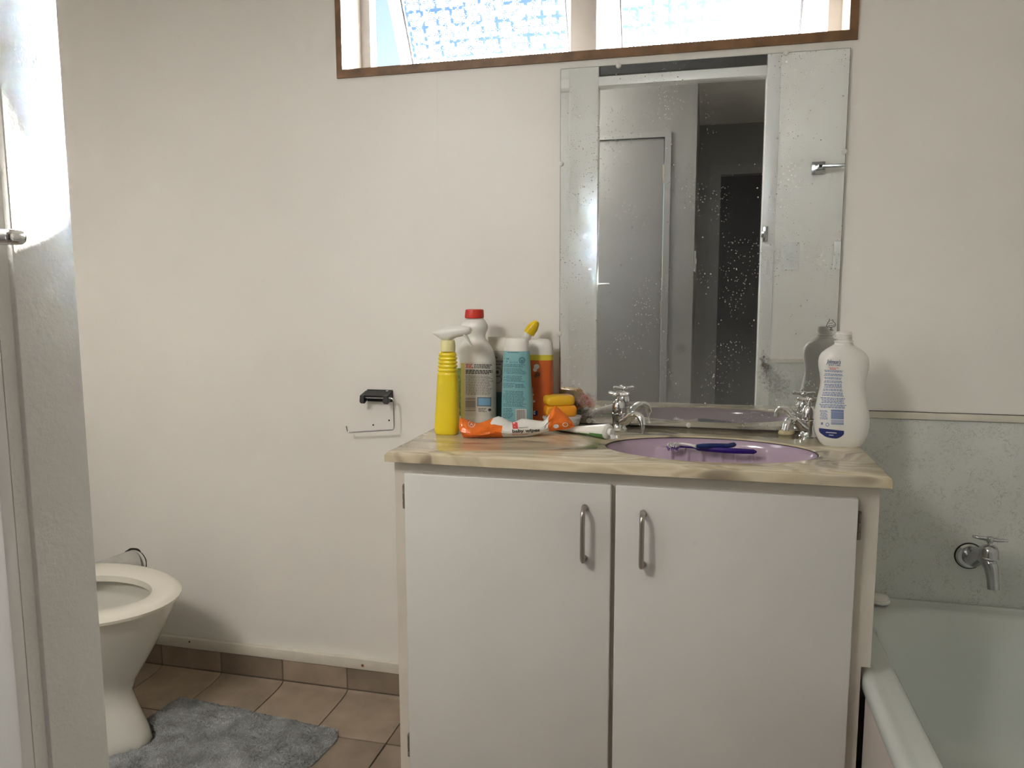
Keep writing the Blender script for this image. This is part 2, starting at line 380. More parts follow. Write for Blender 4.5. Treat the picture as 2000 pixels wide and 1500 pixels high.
def glass_material():
    """figured glass: pressed flower pattern; sun and sky scatter through the raised parts, the flat diamonds stay clear"""
    m = bpy.data.materials.new('flower_patterned_glass'); m.use_nodes = True; nt = m.node_tree
    for n in list(nt.nodes): nt.nodes.remove(n)
    out = N(nt, 'ShaderNodeOutputMaterial'); uv = N(nt, 'ShaderNodeUVMap'); sep = N(nt, 'ShaderNodeSeparateXYZ')
    nt.links.new(uv.outputs[0], sep.inputs[0])
    def cell(o): return math_(nt, 'SUBTRACT', math_(nt, 'FRACT', math_(nt, 'MULTIPLY', o, 1/0.0455)), 0.5)
    a = cell(sep.outputs[0]); b = cell(sep.outputs[1])
    aa = math_(nt, 'ABSOLUTE', a); ab = math_(nt, 'ABSOLUTE', b)
    r = math_(nt, 'SQRT', math_(nt, 'ADD', math_(nt, 'MULTIPLY', a, a), math_(nt, 'MULTIPLY', b, b)))
    th = math_(nt, 'ARCTAN2', b, a)
    star = math_(nt, 'MULTIPLY_ADD', math_(nt, 'COSINE', math_(nt, 'MULTIPLY', th, 4.0)), 0.12, 0.30)      # four pointed star edge
    d1 = math_(nt, 'SUBTRACT', star, r)                                      # >0 inside the star
    inside = ramp(nt, math_(nt, 'MULTIPLY_ADD', d1, 8.0, 0.5), [(0.40, 0.0), (0.62, 1.0)])
    edge1 = ramp(nt, math_(nt, 'ABSOLUTE', math_(nt, 'ADD', d1, 0.13)), [(0.0, 1.0), (0.03, 1.0), (0.045, 0.0)])
    petal = math_(nt, 'ABSOLUTE', math_(nt, 'SUBTRACT', r, math_(nt, 'MULTIPLY_ADD', math_(nt, 'COSINE', math_(nt, 'MULTIPLY', th, 8.0)), 0.04, 0.385)))
    edge2 = ramp(nt, petal, [(0.0, 1.0), (0.028, 1.0), (0.042, 0.0)])
    grid = math_(nt, 'MINIMUM', math_(nt, 'SUBTRACT', 0.5, aa), math_(nt, 'SUBTRACT', 0.5, ab))
    edge3 = ramp(nt, math_(nt, 'ABSOLUTE', math_(nt, 'SUBTRACT', grid, 0.045)), [(0.0, 1.0), (0.03, 1.0), (0.042, 0.0)])
    nz = N(nt, 'ShaderNodeTexNoise'); nz.inputs['Scale'].default_value = 45; nt.links.new(uv.outputs[0], nz.inputs['Vector'])
    lines = math_(nt, 'MAXIMUM', math_(nt, 'MAXIMUM', edge1, edge2), edge3)
    clear = math_(nt, 'MULTIPLY', math_(nt, 'MAXIMUM', inside, lines), ramp(nt, nz.outputs[0], [(0.3, 0.9), (0.5, 1.0)]))
    h = math_(nt, 'ADD', math_(nt, 'MULTIPLY', inside, 0.6), lines)
    bp = N(nt, 'ShaderNodeBump'); bp.inputs['Strength'].default_value = 0.5; bp.inputs['Distance'].default_value = 0.003; nt.links.new(h, bp.inputs['Height'])
    rf = N(nt, 'ShaderNodeBsdfRefraction'); rf.inputs['Color'].default_value = (0.42, 0.60, 0.86, 1); rf.inputs['IOR'].default_value = 1.12; rf.inputs['Roughness'].default_value = 0.0
    nt.links.new(bp.outputs[0], rf.inputs['Normal'])
    tr = N(nt, 'ShaderNodeBsdfTranslucent'); tr.inputs['Color'].default_value = (0.62, 0.69, 0.74, 1)
    gl = N(nt, 'ShaderNodeBsdfGlossy'); gl.inputs['Roughness'].default_value = 0.08; gl.inputs['Color'].default_value = (0.9, 0.95, 1, 1); nt.links.new(bp.outputs[0], gl.inputs['Normal'])
    m1 = N(nt, 'ShaderNodeMixShader'); nt.links.new(clear, m1.inputs[0]); nt.links.new(tr.outputs[0], m1.inputs[1]); nt.links.new(rf.outputs[0], m1.inputs[2])
    m2 = N(nt, 'ShaderNodeMixShader'); m2.inputs[0].default_value = 0.05; nt.links.new(m1.outputs[0], m2.inputs[1]); nt.links.new(gl.outputs[0], m2.inputs[2])
    nt.links.new(m2.outputs[0], out.inputs[0]); return m
MT['glass'] = glass_material()

def thin_glass(name, tint=(0.92, 0.95, 0.95)):
    m = bpy.data.materials.new(name); m.use_nodes = True; nt = m.node_tree
    for n in list(nt.nodes): nt.nodes.remove(n)
    out = N(nt, 'ShaderNodeOutputMaterial'); tr = N(nt, 'ShaderNodeBsdfTransparent'); gl = N(nt, 'ShaderNodeBsdfGlossy')
    nz = N(nt, 'ShaderNodeTexNoise'); nz.inputs['Scale'].default_value = 9
    nt.links.new(ramp(nt, nz.outputs[0], [(0.3, tuple(c*.96 for c in tint)), (0.7, tint)]), tr.inputs[0]); gl.inputs['Roughness'].default_value = 0.02
    mx = N(nt, 'ShaderNodeMixShader'); mx.inputs[0].default_value = 0.06
    nt.links.new(tr.outputs[0], mx.inputs[1]); nt.links.new(gl.outputs[0], mx.inputs[2]); nt.links.new(mx.outputs[0], out.inputs[0]); return m
MT['clear_glass'] = thin_glass('clear_window_glass')
MT['dark_glass'] = thin_glass('smoked_transom_glass', (0.25, 0.25, 0.26))
def water_material():
    m = bpy.data.materials.new('running_water'); m.use_nodes = True; nt = m.node_tree; p = nt.nodes['Principled BSDF']
    nz = N(nt, 'ShaderNodeTexNoise'); nz.inputs['Scale'].default_value = 300
    bp = N(nt, 'ShaderNodeBump'); bp.inputs['Strength'].default_value = 0.3; nt.links.new(nz.outputs[0], bp.inputs['Height']); nt.links.new(bp.outputs[0], p.inputs['Normal'])
    p.inputs['Base Color'].default_value = (0.95, 0.97, 0.97, 1); p.inputs['Transmission Weight'].default_value = 1; p.inputs['Roughness'].default_value = 0.02; p.inputs['IOR'].default_value = 1.33
    return m
MT['water'] = water_material()

# ================================================================== LARGE STRUCTURE
XL, XR, ZC = -2.05, 1.10, 2.40        # bathroom side walls, ceiling height
YR = -1.50                            # bathroom face of the door wall
WX0, WX1, WZ0, WZ1 = -0.984, 0.330, 1.768, 2.27

fl = MB().box(-2.40, 1.25, -5.6, 0.14, -0.12, -0.006).build('floor', MT['grout'], smooth=False); struct(fl)
hf = MB().box(-2.30, 1.10, -5.5, -1.566, -0.006, 0.004).build('floor_hall', MT['carpet'], smooth=False); struct(hf)
struct(MB().box(-2.40, 1.25, -5.6, 0.14, ZC, ZC+0.1).build('ceiling', MT['ceiling'], smooth=False))
w = MB()
w.box(XL-0.12, WX0, 0, 0.14, -0.006, ZC); w.box(WX1, XR+0.12, 0, 0.14, -0.006, ZC)
w.box(WX0, WX1, 0, 0.14, -0.006, WZ0); w.box(WX0, WX1, 0, 0.14, WZ1, ZC)
wall_back = struct(w.build('wall_back', MT['wall'], smooth=False, org=(0, 0, 0)))
struct(MB().box(XL-0.12, XL, -1.566, 0, -0.006, ZC).build('wall_left', MT['wall'], smooth=False))
struct(MB().box(XR, XR+0.12, -5.6, 0, -0.006, ZC).build('wall_right', MT['wall'], smooth=False))
DX0, DX1 = -0.471, 0.232              # clear opening of the doorway the picture looks through
TX0, TX1 = -1.93, -0.600              # second doorway beside it, in front of the toilet
w = MB()
w.box(0.285, XR, -1.566, YR, -0.006, ZC); w.box(XL, TX0-0.055, -1.566, YR, -0.006, ZC)
struct(w.build('wall_front', MT['wall'], smooth=False))
# hall shell
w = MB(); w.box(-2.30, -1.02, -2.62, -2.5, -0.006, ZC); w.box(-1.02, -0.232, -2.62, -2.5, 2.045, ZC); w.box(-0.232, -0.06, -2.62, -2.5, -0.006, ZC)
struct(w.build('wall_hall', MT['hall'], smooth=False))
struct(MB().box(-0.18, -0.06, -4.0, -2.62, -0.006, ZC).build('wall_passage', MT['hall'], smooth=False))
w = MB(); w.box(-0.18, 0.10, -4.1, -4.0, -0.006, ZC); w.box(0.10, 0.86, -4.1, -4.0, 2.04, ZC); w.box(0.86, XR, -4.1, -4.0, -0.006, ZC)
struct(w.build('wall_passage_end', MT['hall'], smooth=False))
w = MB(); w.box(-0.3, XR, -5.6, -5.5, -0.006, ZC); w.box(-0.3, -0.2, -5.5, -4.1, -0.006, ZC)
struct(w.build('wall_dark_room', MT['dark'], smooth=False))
w = MB(); w.box(-2.42, -2.30, -1.62, -1.50, -0.006, ZC); w.box(-2.42, -2.30, -2.62, -2.48, -0.006, ZC); w.box(-2.42, -2.30, -2.48, -1.62, -0.006, 0.6); w.box(-2.42, -2.30, -2.48, -1.62, 2.1, ZC)
w.box(-2.30, XL-0.0, -1.566, -1.50, -0.006, ZC)
struct(w.build('wall_hall_left', MT['hall'], smooth=False))
# unseen hall window, added to go with the hall fill light
w2 = empty('window_added', (-2.36, -2.05, 0.6)); struct(w2, 'tall plain window added at the left end of the hall for fill light')
b = MB()
for y0, y1 in ((-2.48, -2.44), (-1.66, -1.62)): b.box(-2.40, -2.31, y0, y1, 0.6, 2.1)
for z0, z1 in ((0.6, 0.64), (2.06, 2.1)): b.box(-2.40, -2.31, -2.44, -1.66, z0, z1)
b.build('window_frame', MT['white_paint'], w2, smooth=False)
MB().box(-2.335, -2.331, -2.44, -1.66, 0.64, 2.06).build('pane', MT['clear_glass'], w2, smooth=False)

# ---- lining board and dado rail on the bath side of the back wall
DZ = 0.885
struct(MB().box(0.3285, XR, -0.004, 0.0, 0.30, DZ).build('trim_1', MT['lining_board'], smooth=False), 'grey-green printed wall lining board behind the bath')
struct(MB().box(0.3285, XR, -0.011, 0.0, DZ, 0.901, bev=0.002).build('trim_2', MT['trim_paint']), 'cream dado rail above the grey-green lining board')
for z0_ in (0.9008, 0.8838): MB().box(0.353, XR, -0.0047, 0.0, z0_, z0_+0.0013).build('gap_shade', MT['mould_shade'], bpy.data.objects['trim_2'], smooth=False)  # dark strips paint thin shadow lines along both edges of the rail
struct(MB().box(0.285, XR, YR, YR+0.004, 0.30, DZ).build('trim_3', MT['lining_board'], smooth=False), 'lining board on the door wall, seen in the mirror')
struct(MB().box(0.285, XR, YR, YR+0.011, DZ, 0.901, bev=0.002).build('trim_4', MT['trim_paint']), 'dado rail on the door wall, seen in the mirror')

# ---- door frames: shared post, right jamb, headers, transoms
p = MB(); p.box(-0.600, DX0, -1.555, YR, 0.0, ZC, bev=0.0015); p.box(-0.600, DX0-0.0045, -1.566, -1.5545, 0.0, ZC)
post = struct(p.build('trim_9', MT['post_paint']), 'white gloss painted post between the two doorways')
MB().box(-0.66, DX0-0.0040, -1.577, -1.566, 0.0, ZC-0.002, bev=0.002).build('architrave', MT['white_paint'], post)
p = MB(); p.box(DX1, 0.285, -1.575, YR+0.010, 0.0, ZC, bev=0.002)
rj = struct(p.build('trim_5', MT['white_paint']), 'white door jamb beside the light switches, seen in the mirror')
c = atY(1493, 458, 1.5)
k = MB(); k.box(c.x-0.010, c.x+0.012, YR+0.010, YR+0.020, c.z-0.032, c.z+0.032, bev=0.003); k.box(c.x-0.016, c.x+0.004, YR+0.016, YR+0.028, c.z-0.015, c.z+0.012, bev=0.003)
k.build('latch_keeper', MT['chrome_dull'], rj)
p = MB(); p.box(DX0, DX1, -1.566, YR+0.006, 2.083, 2.122, bev=0.002)
struct(p.build('trim_6', MT['white_paint']), 'white door header with transom above, seen in the mirror')
struct(MB().box(TX0-0.055, TX0, -1.575, YR+0.010, 0, ZC, bev=0.002).build('trim_7', MT['white_paint']), 'white jamb of the doorway in front of the toilet')
struct(MB().box(TX0, TX1, -1.566, YR+0.006, 2.083, 2.122, bev=0.002).build('trim_8', MT['white_paint']), 'white header of the doorway in front of the toilet')
struct(MB().box(DX0, DX1, -1.535, -1.531, 2.122, ZC).build('window_3', MT['dark_glass'], smooth=False), 'dark transom pane over the doorway')
struct(MB().box(TX0, TX1, -1.535, -1.531, 2.122, ZC).build('window_4', MT['white_paint'], smooth=False), 'white painted transom panel over the toilet doorway')

# ---- hall door and passage doorway (seen in the mirror)
d2 = empty('door_2', (-0.63, -2.5, 0.0)); struct(d2, 'grey closed hall door with dark hinges, seen in the mirror')
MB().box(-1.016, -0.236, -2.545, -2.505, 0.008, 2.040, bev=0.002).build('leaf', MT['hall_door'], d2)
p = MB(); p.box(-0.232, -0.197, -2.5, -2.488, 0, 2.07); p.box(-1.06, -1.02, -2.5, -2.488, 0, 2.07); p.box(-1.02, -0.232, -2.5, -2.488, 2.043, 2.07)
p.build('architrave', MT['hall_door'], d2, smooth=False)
for zz in (1.845, 1.086, 0.25):
    MB().box(-0.240, -0.230, -2.506, -2.494, zz-0.05, zz+0.05, bev=0.002).build('hinge', MT['brass'], d2)
d3 = empty('door_3', (0.48, -4.0, 0)); struct(d3, 'frame of the dark doorway at the passage end, seen in the mirror')
p = MB(); p.box(0.02, 0.10, -4.0, -3.985, 0, 2.11); p.box(0.86, 0.94, -4.0, -3.985, 0, 2.11); p.box(0.10, 0.86, -4.0, -3.985, 2.04, 2.11)
p.build('architrave', MT['hall_door'], d3, smooth=False)

# ---- window in the back wall
w1 = empty('window_1', (-0.327, 0.06, WZ0)); struct(w1, 'high wide window with brown frame and two open patterned-glass sashes')
b = MB()
b.box(WX0, -0.967, -0.006, 0.014, WZ0, WZ1); b.box(0.311, WX1, -0.006, 0.014, WZ0, WZ1)
b.box(-0.967, 0.311, -0.006, 0.014, WZ0, 1.790); b.box(-0.967, 0.311, -0.006, 0.014, WZ1-0.02, WZ1)
b.build('window_frame', MT['brown'], w1, smooth=False)
b = MB()
b.box(WX0, -0.967, 0.014, 0.14, WZ0, WZ1); b.box(0.311, WX1, 0.014, 0.14, WZ0, WZ1)
b.box(-0.967, 0.311, 0.014, 0.14, WZ0, 1.788); b.box(-0.967, 0.311, 0.014, 0.14, WZ1-0.02, WZ1)
b.build('reveal_lining', MT['lining'], w1, smooth=False)
b = MB()
b.box(-0.967, -0.938, 0.118, 0.16, 1.788, WZ1-0.02); b.box(0.280, 0.311, 0.118, 0.16, 1.788, WZ1-0.02)
b.box(-0.938, 0.280, 0.118, 0.16, 1.788, 1.806); b.box(-0.938, 0.280, 0.118, 0.16, WZ1-0.045, WZ1-0.02)
b.build('outer_frame', MT['alu'], w1, smooth=False)
MB().box(-0.360, -0.291, 0.100, 0.16, 1.800, WZ1-0.03, bev=0.002).build('mullion', MT['alu'], w1)
def sash(x0, x1):
    zt, yt, ang = WZ1-0.03, 0.150, math.atan(0.58)
    L = 0.50
    def P(x, s, n):   # s down the sash from the top hinge, n outwards normal
        return Vector((x, yt+s*math.sin(ang)+n*math.cos(ang), zt-s*math.cos(ang)+n*math.sin(ang)))
    def slab(mb, xa, xb, s0, s1, n0, n1):
        v = [P(x, s, n) for x in (xa, xb) for s in (s0, s1) for n in (n0, n1)]
        mb.add(v, [(0, 1, 3, 2), (4, 6, 7, 5), (0, 4, 5, 1), (2, 3, 7, 6), (0, 2, 6, 4), (1, 5, 7, 3)])
    f = MB()
    slab(f, x0, x0+0.036, 0, L, -0.012, 0.018); slab(f, x1-0.036, x1, 0, L, -0.012, 0.018)
    slab(f, x0+0.036, x1-0.036, 0, 0.036, -0.012, 0.018); slab(f, x0+0.036, x1-0.036, L-0.036, L, -0.012, 0.018)
    so_ = f.build('sash', MT['alu'], w1, smooth=False)
    g = MB()
    slab(g, x0+0.036, x0+0.040, 0.036, L-0.036, -0.006, 0.006); slab(g, x1-0.040, x1-0.036, 0.036, L-0.036, -0.006, 0.006)
    g.build('seal', MT['rubber'], so_, smooth=False)
    g = MB(); a = [P(x0+0.036, 0.036, 0.0), P(x1-0.036, 0.036, 0.0), P(x1-0.036, L-0.036, 0.0), P(x0+0.036, L-0.036, 0.0)]
    g.add(a, [(0, 1, 2, 3)])
    g.build('pane', MT['glass'], so_, smooth=False, uv=lambda co: (co.x, (zt-co.z)/math.cos(ang)))
sash(-0.935, -0.366); sash(-0.287, 0.276)

# ---- floor tiles, coved first row, skirting tiles, cream trim above
G = 0.0035; PX = 0.2145; X0 = -1.003
def shared(mesh_src, loc, parent, name):
    o = bpy.data.objects.new(name, mesh_src); COL.objects.link(o); o.parent = parent
    o.location = Vector(loc)-ORG[parent.name]; ORG[o.name] = Vector(loc); return o
t = MB().box(-PX/2+G/2, PX/2-G/2, -PX/2+G/2, PX/2-G/2, -0.006, 0.0, bev=0.0015, seg=1)
tm = bpy.data.meshes.new('tile'); tm.from_pydata([tuple(v) for v in t.v], [], t.f); tm.materials.append(MT['tile'])
# coved tile: flat, then rising against the wall
cv = MB(); prof = [(-0.225, 0.0), (-0.09, 0.0), (-0.06, 0.0005), (-0.04, 0.002), (-0.025, 0.0045), (-0.016, 0.0075), (-0.012, 0.011)]
top = [[Vector((x, y, z)) for y, z in prof] for x in (-PX/2+G/2, PX/2-G/2)]
n_ = len(prof)
cv.add(top[0]+top[1]+[Vector((v.x, v.y, -0.006)) for v in top[0]+top[1]],
       [(i, i+1, n_+i+1, n_+i) for i in range(n_-1)]+[(2*n_+i, 3*n_+i, 3*n_+i+1, 2*n_+i+1) for i in range(n_-1)] +
       [(i, 2*n_+i, 2*n_+i+1, i+1) for i in range(n_-1)]+[(n_+i, n_+i+1, 3*n_+i+1, 3*n_+i) for i in range(n_-1)]+[(0, n_, 3*n_, 2*n_), (n_-1, 3*n_-1, 4*n_-1, 2*n_-1)])
cm = bpy.data.meshes.new('coved_tile'); cm.from_pydata([tuple(v) for v in cv.v], [], cv.f); cm.materials.append(MT['tile'])
cm.polygons.foreach_set('use_smooth', [True]*len(cm.polygons)); cm.set_sharp_from_angle(angle=math.radians(40))
sk = MB().box(-PX/2+G/2, PX/2-G/2, -0.012, 0.0, 0.0145, 0.080, bev=0.0015, seg=1)
sm = bpy.data.meshes.new('skirting_tile'); sm.from_pydata([tuple(v) for v in sk.v], [], sk.f); sm.materials.append(MT['tile'])
MB().box(XL, -0.662, -0.009, -0.0005, 0.0, 0.080).build('skirting_grout', MT['grout'], wall_back, smooth=False)
c = atY(853, 150, 0); e_ = atY(855, 405, 0)
MB().box(c.x-0.0007, c.x+0.0007, -0.0007, 0.001, e_.z, 1.767).build('board_joint', MT['wall'], wall_back, smooth=False)
for i in range(-5, 6):
    xc = X0+PX/2+i*PX
    if xc-PX/2 < XL-0.02 or xc > 0.30: continue
    if xc < 0.1:
        shared(cm, (xc, 0, 0), fl, 'coved_tile')
    if xc < -0.55: shared(sm, (xc, 0, 0), wall_back, 'skirting_tile')
    for j in range(6):
        yc = -0.225-G/2-PX/2-j*PX
        shared(tm, (xc, yc+0.0, 0), fl, 'tile')
tr = MB().box(XL, -0.662, -0.016, 0.0, 0.081, 0.113, bev=0.002)
bb = struct(tr.build('baseboard_back', MT['trim_paint'], org=(0, 0, 0)))
def disc(px, py, y, r, mat, parent, name, sq=1.0):
    c = atY(px, py, y); k = MB(); k.lathe([(r*0.6, 0), (r, 0.0003), (r*0.9, 0.0008)], (c.x, c.y+0.0002, c.z), n=14, ax=(0, -1, 0)); return k.build(name, mat, parent)
disc(370, 1253.5, -0.016, 0.003, MT['hole'], bb, 'nail')
disc(708, 1300, -0.016, 0.0048, MT['rust'], bb, 'nail')
for q in ((729, 830), (760, 821)): disc(q[0], q[1], 0.0, 0.0026, MT['hole'], wall_back, 'screw_hole')

# ================================================================== LARGE OBJECTS
ZT = 0.842                            # counter top height
# ---- vanity cabinet
YF, YD = -0.435, -0.453
cab = thing('vanity_cabinet', (-0.16, -0.22, 0.0), 'white two-door vanity cabinet under the marbled counter', 'cabinet')
b = MB()
b.box(-0.659, -0.640, YF, -0.017, 0.0, 0.822); b.box(-0.640, 0.303, YF, YF+0.018, 0.786, 0.822); b.box(-0.640, 0.303, YF, YF+0.018, 0.0, 0.064)
b.box(-0.640, -0.618, YF, YF+0.018, 0.064, 0.786); b.box(0.290, 0.321, YF, YF+0.018, 0.064, 0.786); b.box(-0.190, -0.150, YF, YF+0.018, 0.064, 0.786)
b.box(0.303, 0.321, YF+0.018, -0.017, 0.0, 0.822); b.box(0.303, 0.321, YF, YF+0.018, 0.0, 0.064); b.box(0.303, 0.321, YF, YF+0.018, 0.786, 0.822); b.box(0.321, 0.338, YF, -0.017, 0.452, 0.822)
b.box(-0.640, 0.303, YF+0.018, -0.017, 0.05, 0.064)
b.build('body', MT['cab_body'], cab, smooth=False)
def cab_door(x0, x1, hx, hinge_x):
    d = MB().box(x0, x1, YD, YF-0.001, 0.055, 0.795, bev=0.0025, seg=3).build('door', MT['cab_door'], cab)
    a = atY(hx, 995, YD-0.030); c = atY(hx, 1103, YD-0.030) if hx < 1200 else atY(hx, 1115, YD-0.030)
    if hx > 1200: a = atY(hx, 1006, YD-0.030)
    h = MB()
    x = a.x
    pth = smooth_path([(x, YD+0.001, a.z-0.004), (x, YD-0.030, a.z-0.004), (x, YD-0.030, c.z+0.004), (x, YD+0.001, c.z+0.004)], 0.016, 7)
    h.tube(pth, 0.0052, n=14)
    for zz in (a.z-0.004, c.z+0.004): h.lathe([(0.0068, 0), (0.0068, 0.004), (0.0052, 0.008)], (x, YD+0.0005, zz), n=16, ax=(0, -1, 0))
    h.build('handle', MT['steel'], d)
    for zz in (0.74, 0.15):
        k = MB(); zc_ = zz
        k.box(hinge_x-0.0035, hinge_x+0.0035, YF-0.010, YF-0.0005, zc_-0.028, zc_+0.028, bev=0.001)
        for q in (-0.018, 0.0, 0.018): k.lathe([(0.0038, -0.007), (0.0038, 0.007)], (hinge_x, YF-0.010, zc_+q), n=10)
        k.build('hinge', MT['brass'], d)
cab_door(-0.630, -0.1745, 1138, -0.6335)
cab_door(-0.1655, 0.298, 1254, 0.3022)

# ---- counter with an oval cut-out
BC = Vector((0.020, -0.258)); BA, BB = 0.229, 0.141      # basin centre and half axes
CX0, CX1, CY0, CY1 = -0.669, 0.352, -0.467, -0.0015
angs = sorted([2*math.pi*i/96 for i in range(96)]+[math.atan2(y-BC.y, x-BC.x) % (2*math.pi) for x in (CX0, CX1) for y in (CY0, CY1)])
def rect_hit(a, ins=0.0):
    c, s_ = math.cos(a), math.sin(a); ts = []
    for lim, comp, o in ((CX1-ins, c, BC.x), (CX0+ins, c, BC.x), (CY1-ins, s_, BC.y), (CY0+ins, s_, BC.y)):
        if abs(comp) > 1e-9:
            t_ = (lim-o)/comp
            if t_ > 0: ts.append(t_)
    t_ = min(ts); return (BC.x+c*t_, BC.y+s_*t_)
def ell_hit(a, k=1.0):
    c, s_ = math.cos(a), math.sin(a); t_ = 1/math.sqrt((c/(BA*k))**2+(s_/(BB*k))**2); return (BC.x+c*t_, BC.y+s_*t_)
R_ = []
for fn, z in ((lambda a: ell_hit(a, 1.0), ZT-0.020), (lambda a: ell_hit(a, 1.0), ZT-0.006), (lambda a: ell_hit(a, 1.006), ZT-0.002), (lambda a: ell_hit(a, 1.02), ZT), (lambda a: rect_hit(a, 0.004), ZT),
              (lambda a: rect_hit(a, 0.001), ZT-0.0015), (lambda a: rect_hit(a), ZT-0.005), (lambda a: rect_hit(a), ZT-0.020)):
    R_.append([Vector((*fn(a), z)) for a in angs])
R_.append(R_[0])
ct = MB().loft(R_, cap0=False, cap1=False)
counter = tag(ct.build('countertop', MT['marble']), 'beige swirled marble-look vanity counter with oval basin opening', 'countertop')

# ---- lilac basin with a ridged ledge at the back
RIBX = [at(q, 893, 1, -0.158).x for q in (1311, 1342, 1371, 1408, 1436, 1468)]
bs = MB(); RN, TN = 52, 720; rings = []
def sstep(a, b_, x): t_ = min(1, max(0, (x-a)/(b_-a))); return t_*t_*(3-2*t_)
for i in range(RN+1):
    rr = 1.0-i/RN*0.985; rg = []
    for j in range(TN):
        a = 2*math.pi*j/TN; x = BC.x+(BA-0.0012)*rr*math.cos(a); y = BC.y+(BB-0.0012)*rr*math.sin(a)
        z = ZT-0.009-0.125*(1-rr**3.2)
        # ledge: shelf along the back with a ribbed, falling front lip
        lx = 1-sstep(0.120, 0.150, abs(x-0.030))
        led = ZT-0.0240-sstep(-0.146, -0.156, y)*0.003-max(0, -0.151-y)*1.5
        rib = max(math.exp(-((x-q)/0.0052)**4) for q in RIBX)*0.0095*(sstep(-0.143, -0.156, y))
        zl = led+rib
        if zl > z and lx > 0: z = z+(zl-z)*lx
        rg.append(Vector((x, y, z)))
    rings.append(rg)
bs.loft([[Vector((BC.x+(BA-0.0012)*math.cos(2*math.pi*j/TN), BC.y+(BB-0.0012)*math.sin(2*math.pi*j/TN), ZT-0.003)) for j in range(TN)]]+rings, cap0=False, cap1=True)
sl_ = MB(); sl_.tube([(BC.x+0.996*BA*math.cos(t_), BC.y+0.994*BB*math.sin(t_), ZT-0.0040) for t_ in [math.pi*(q-4)/72 for q in range(81)]], 0.0011, n=8)
basin = tag(bs.build('wash_basin', MT['lilac'], sharp=60), 'lilac oval wash basin set into the marbled counter', 'basin')
sl_.build('sealant', MT['mould_shade'], basin)
MB().lathe([(0.020, 0), (0.020, 0.002), (0.014, 0.003), (0.0, 0.001)], (BC.x, BC.y, ZT-0.1335), n=24).build('drain', MT['chrome_dull'], basin)

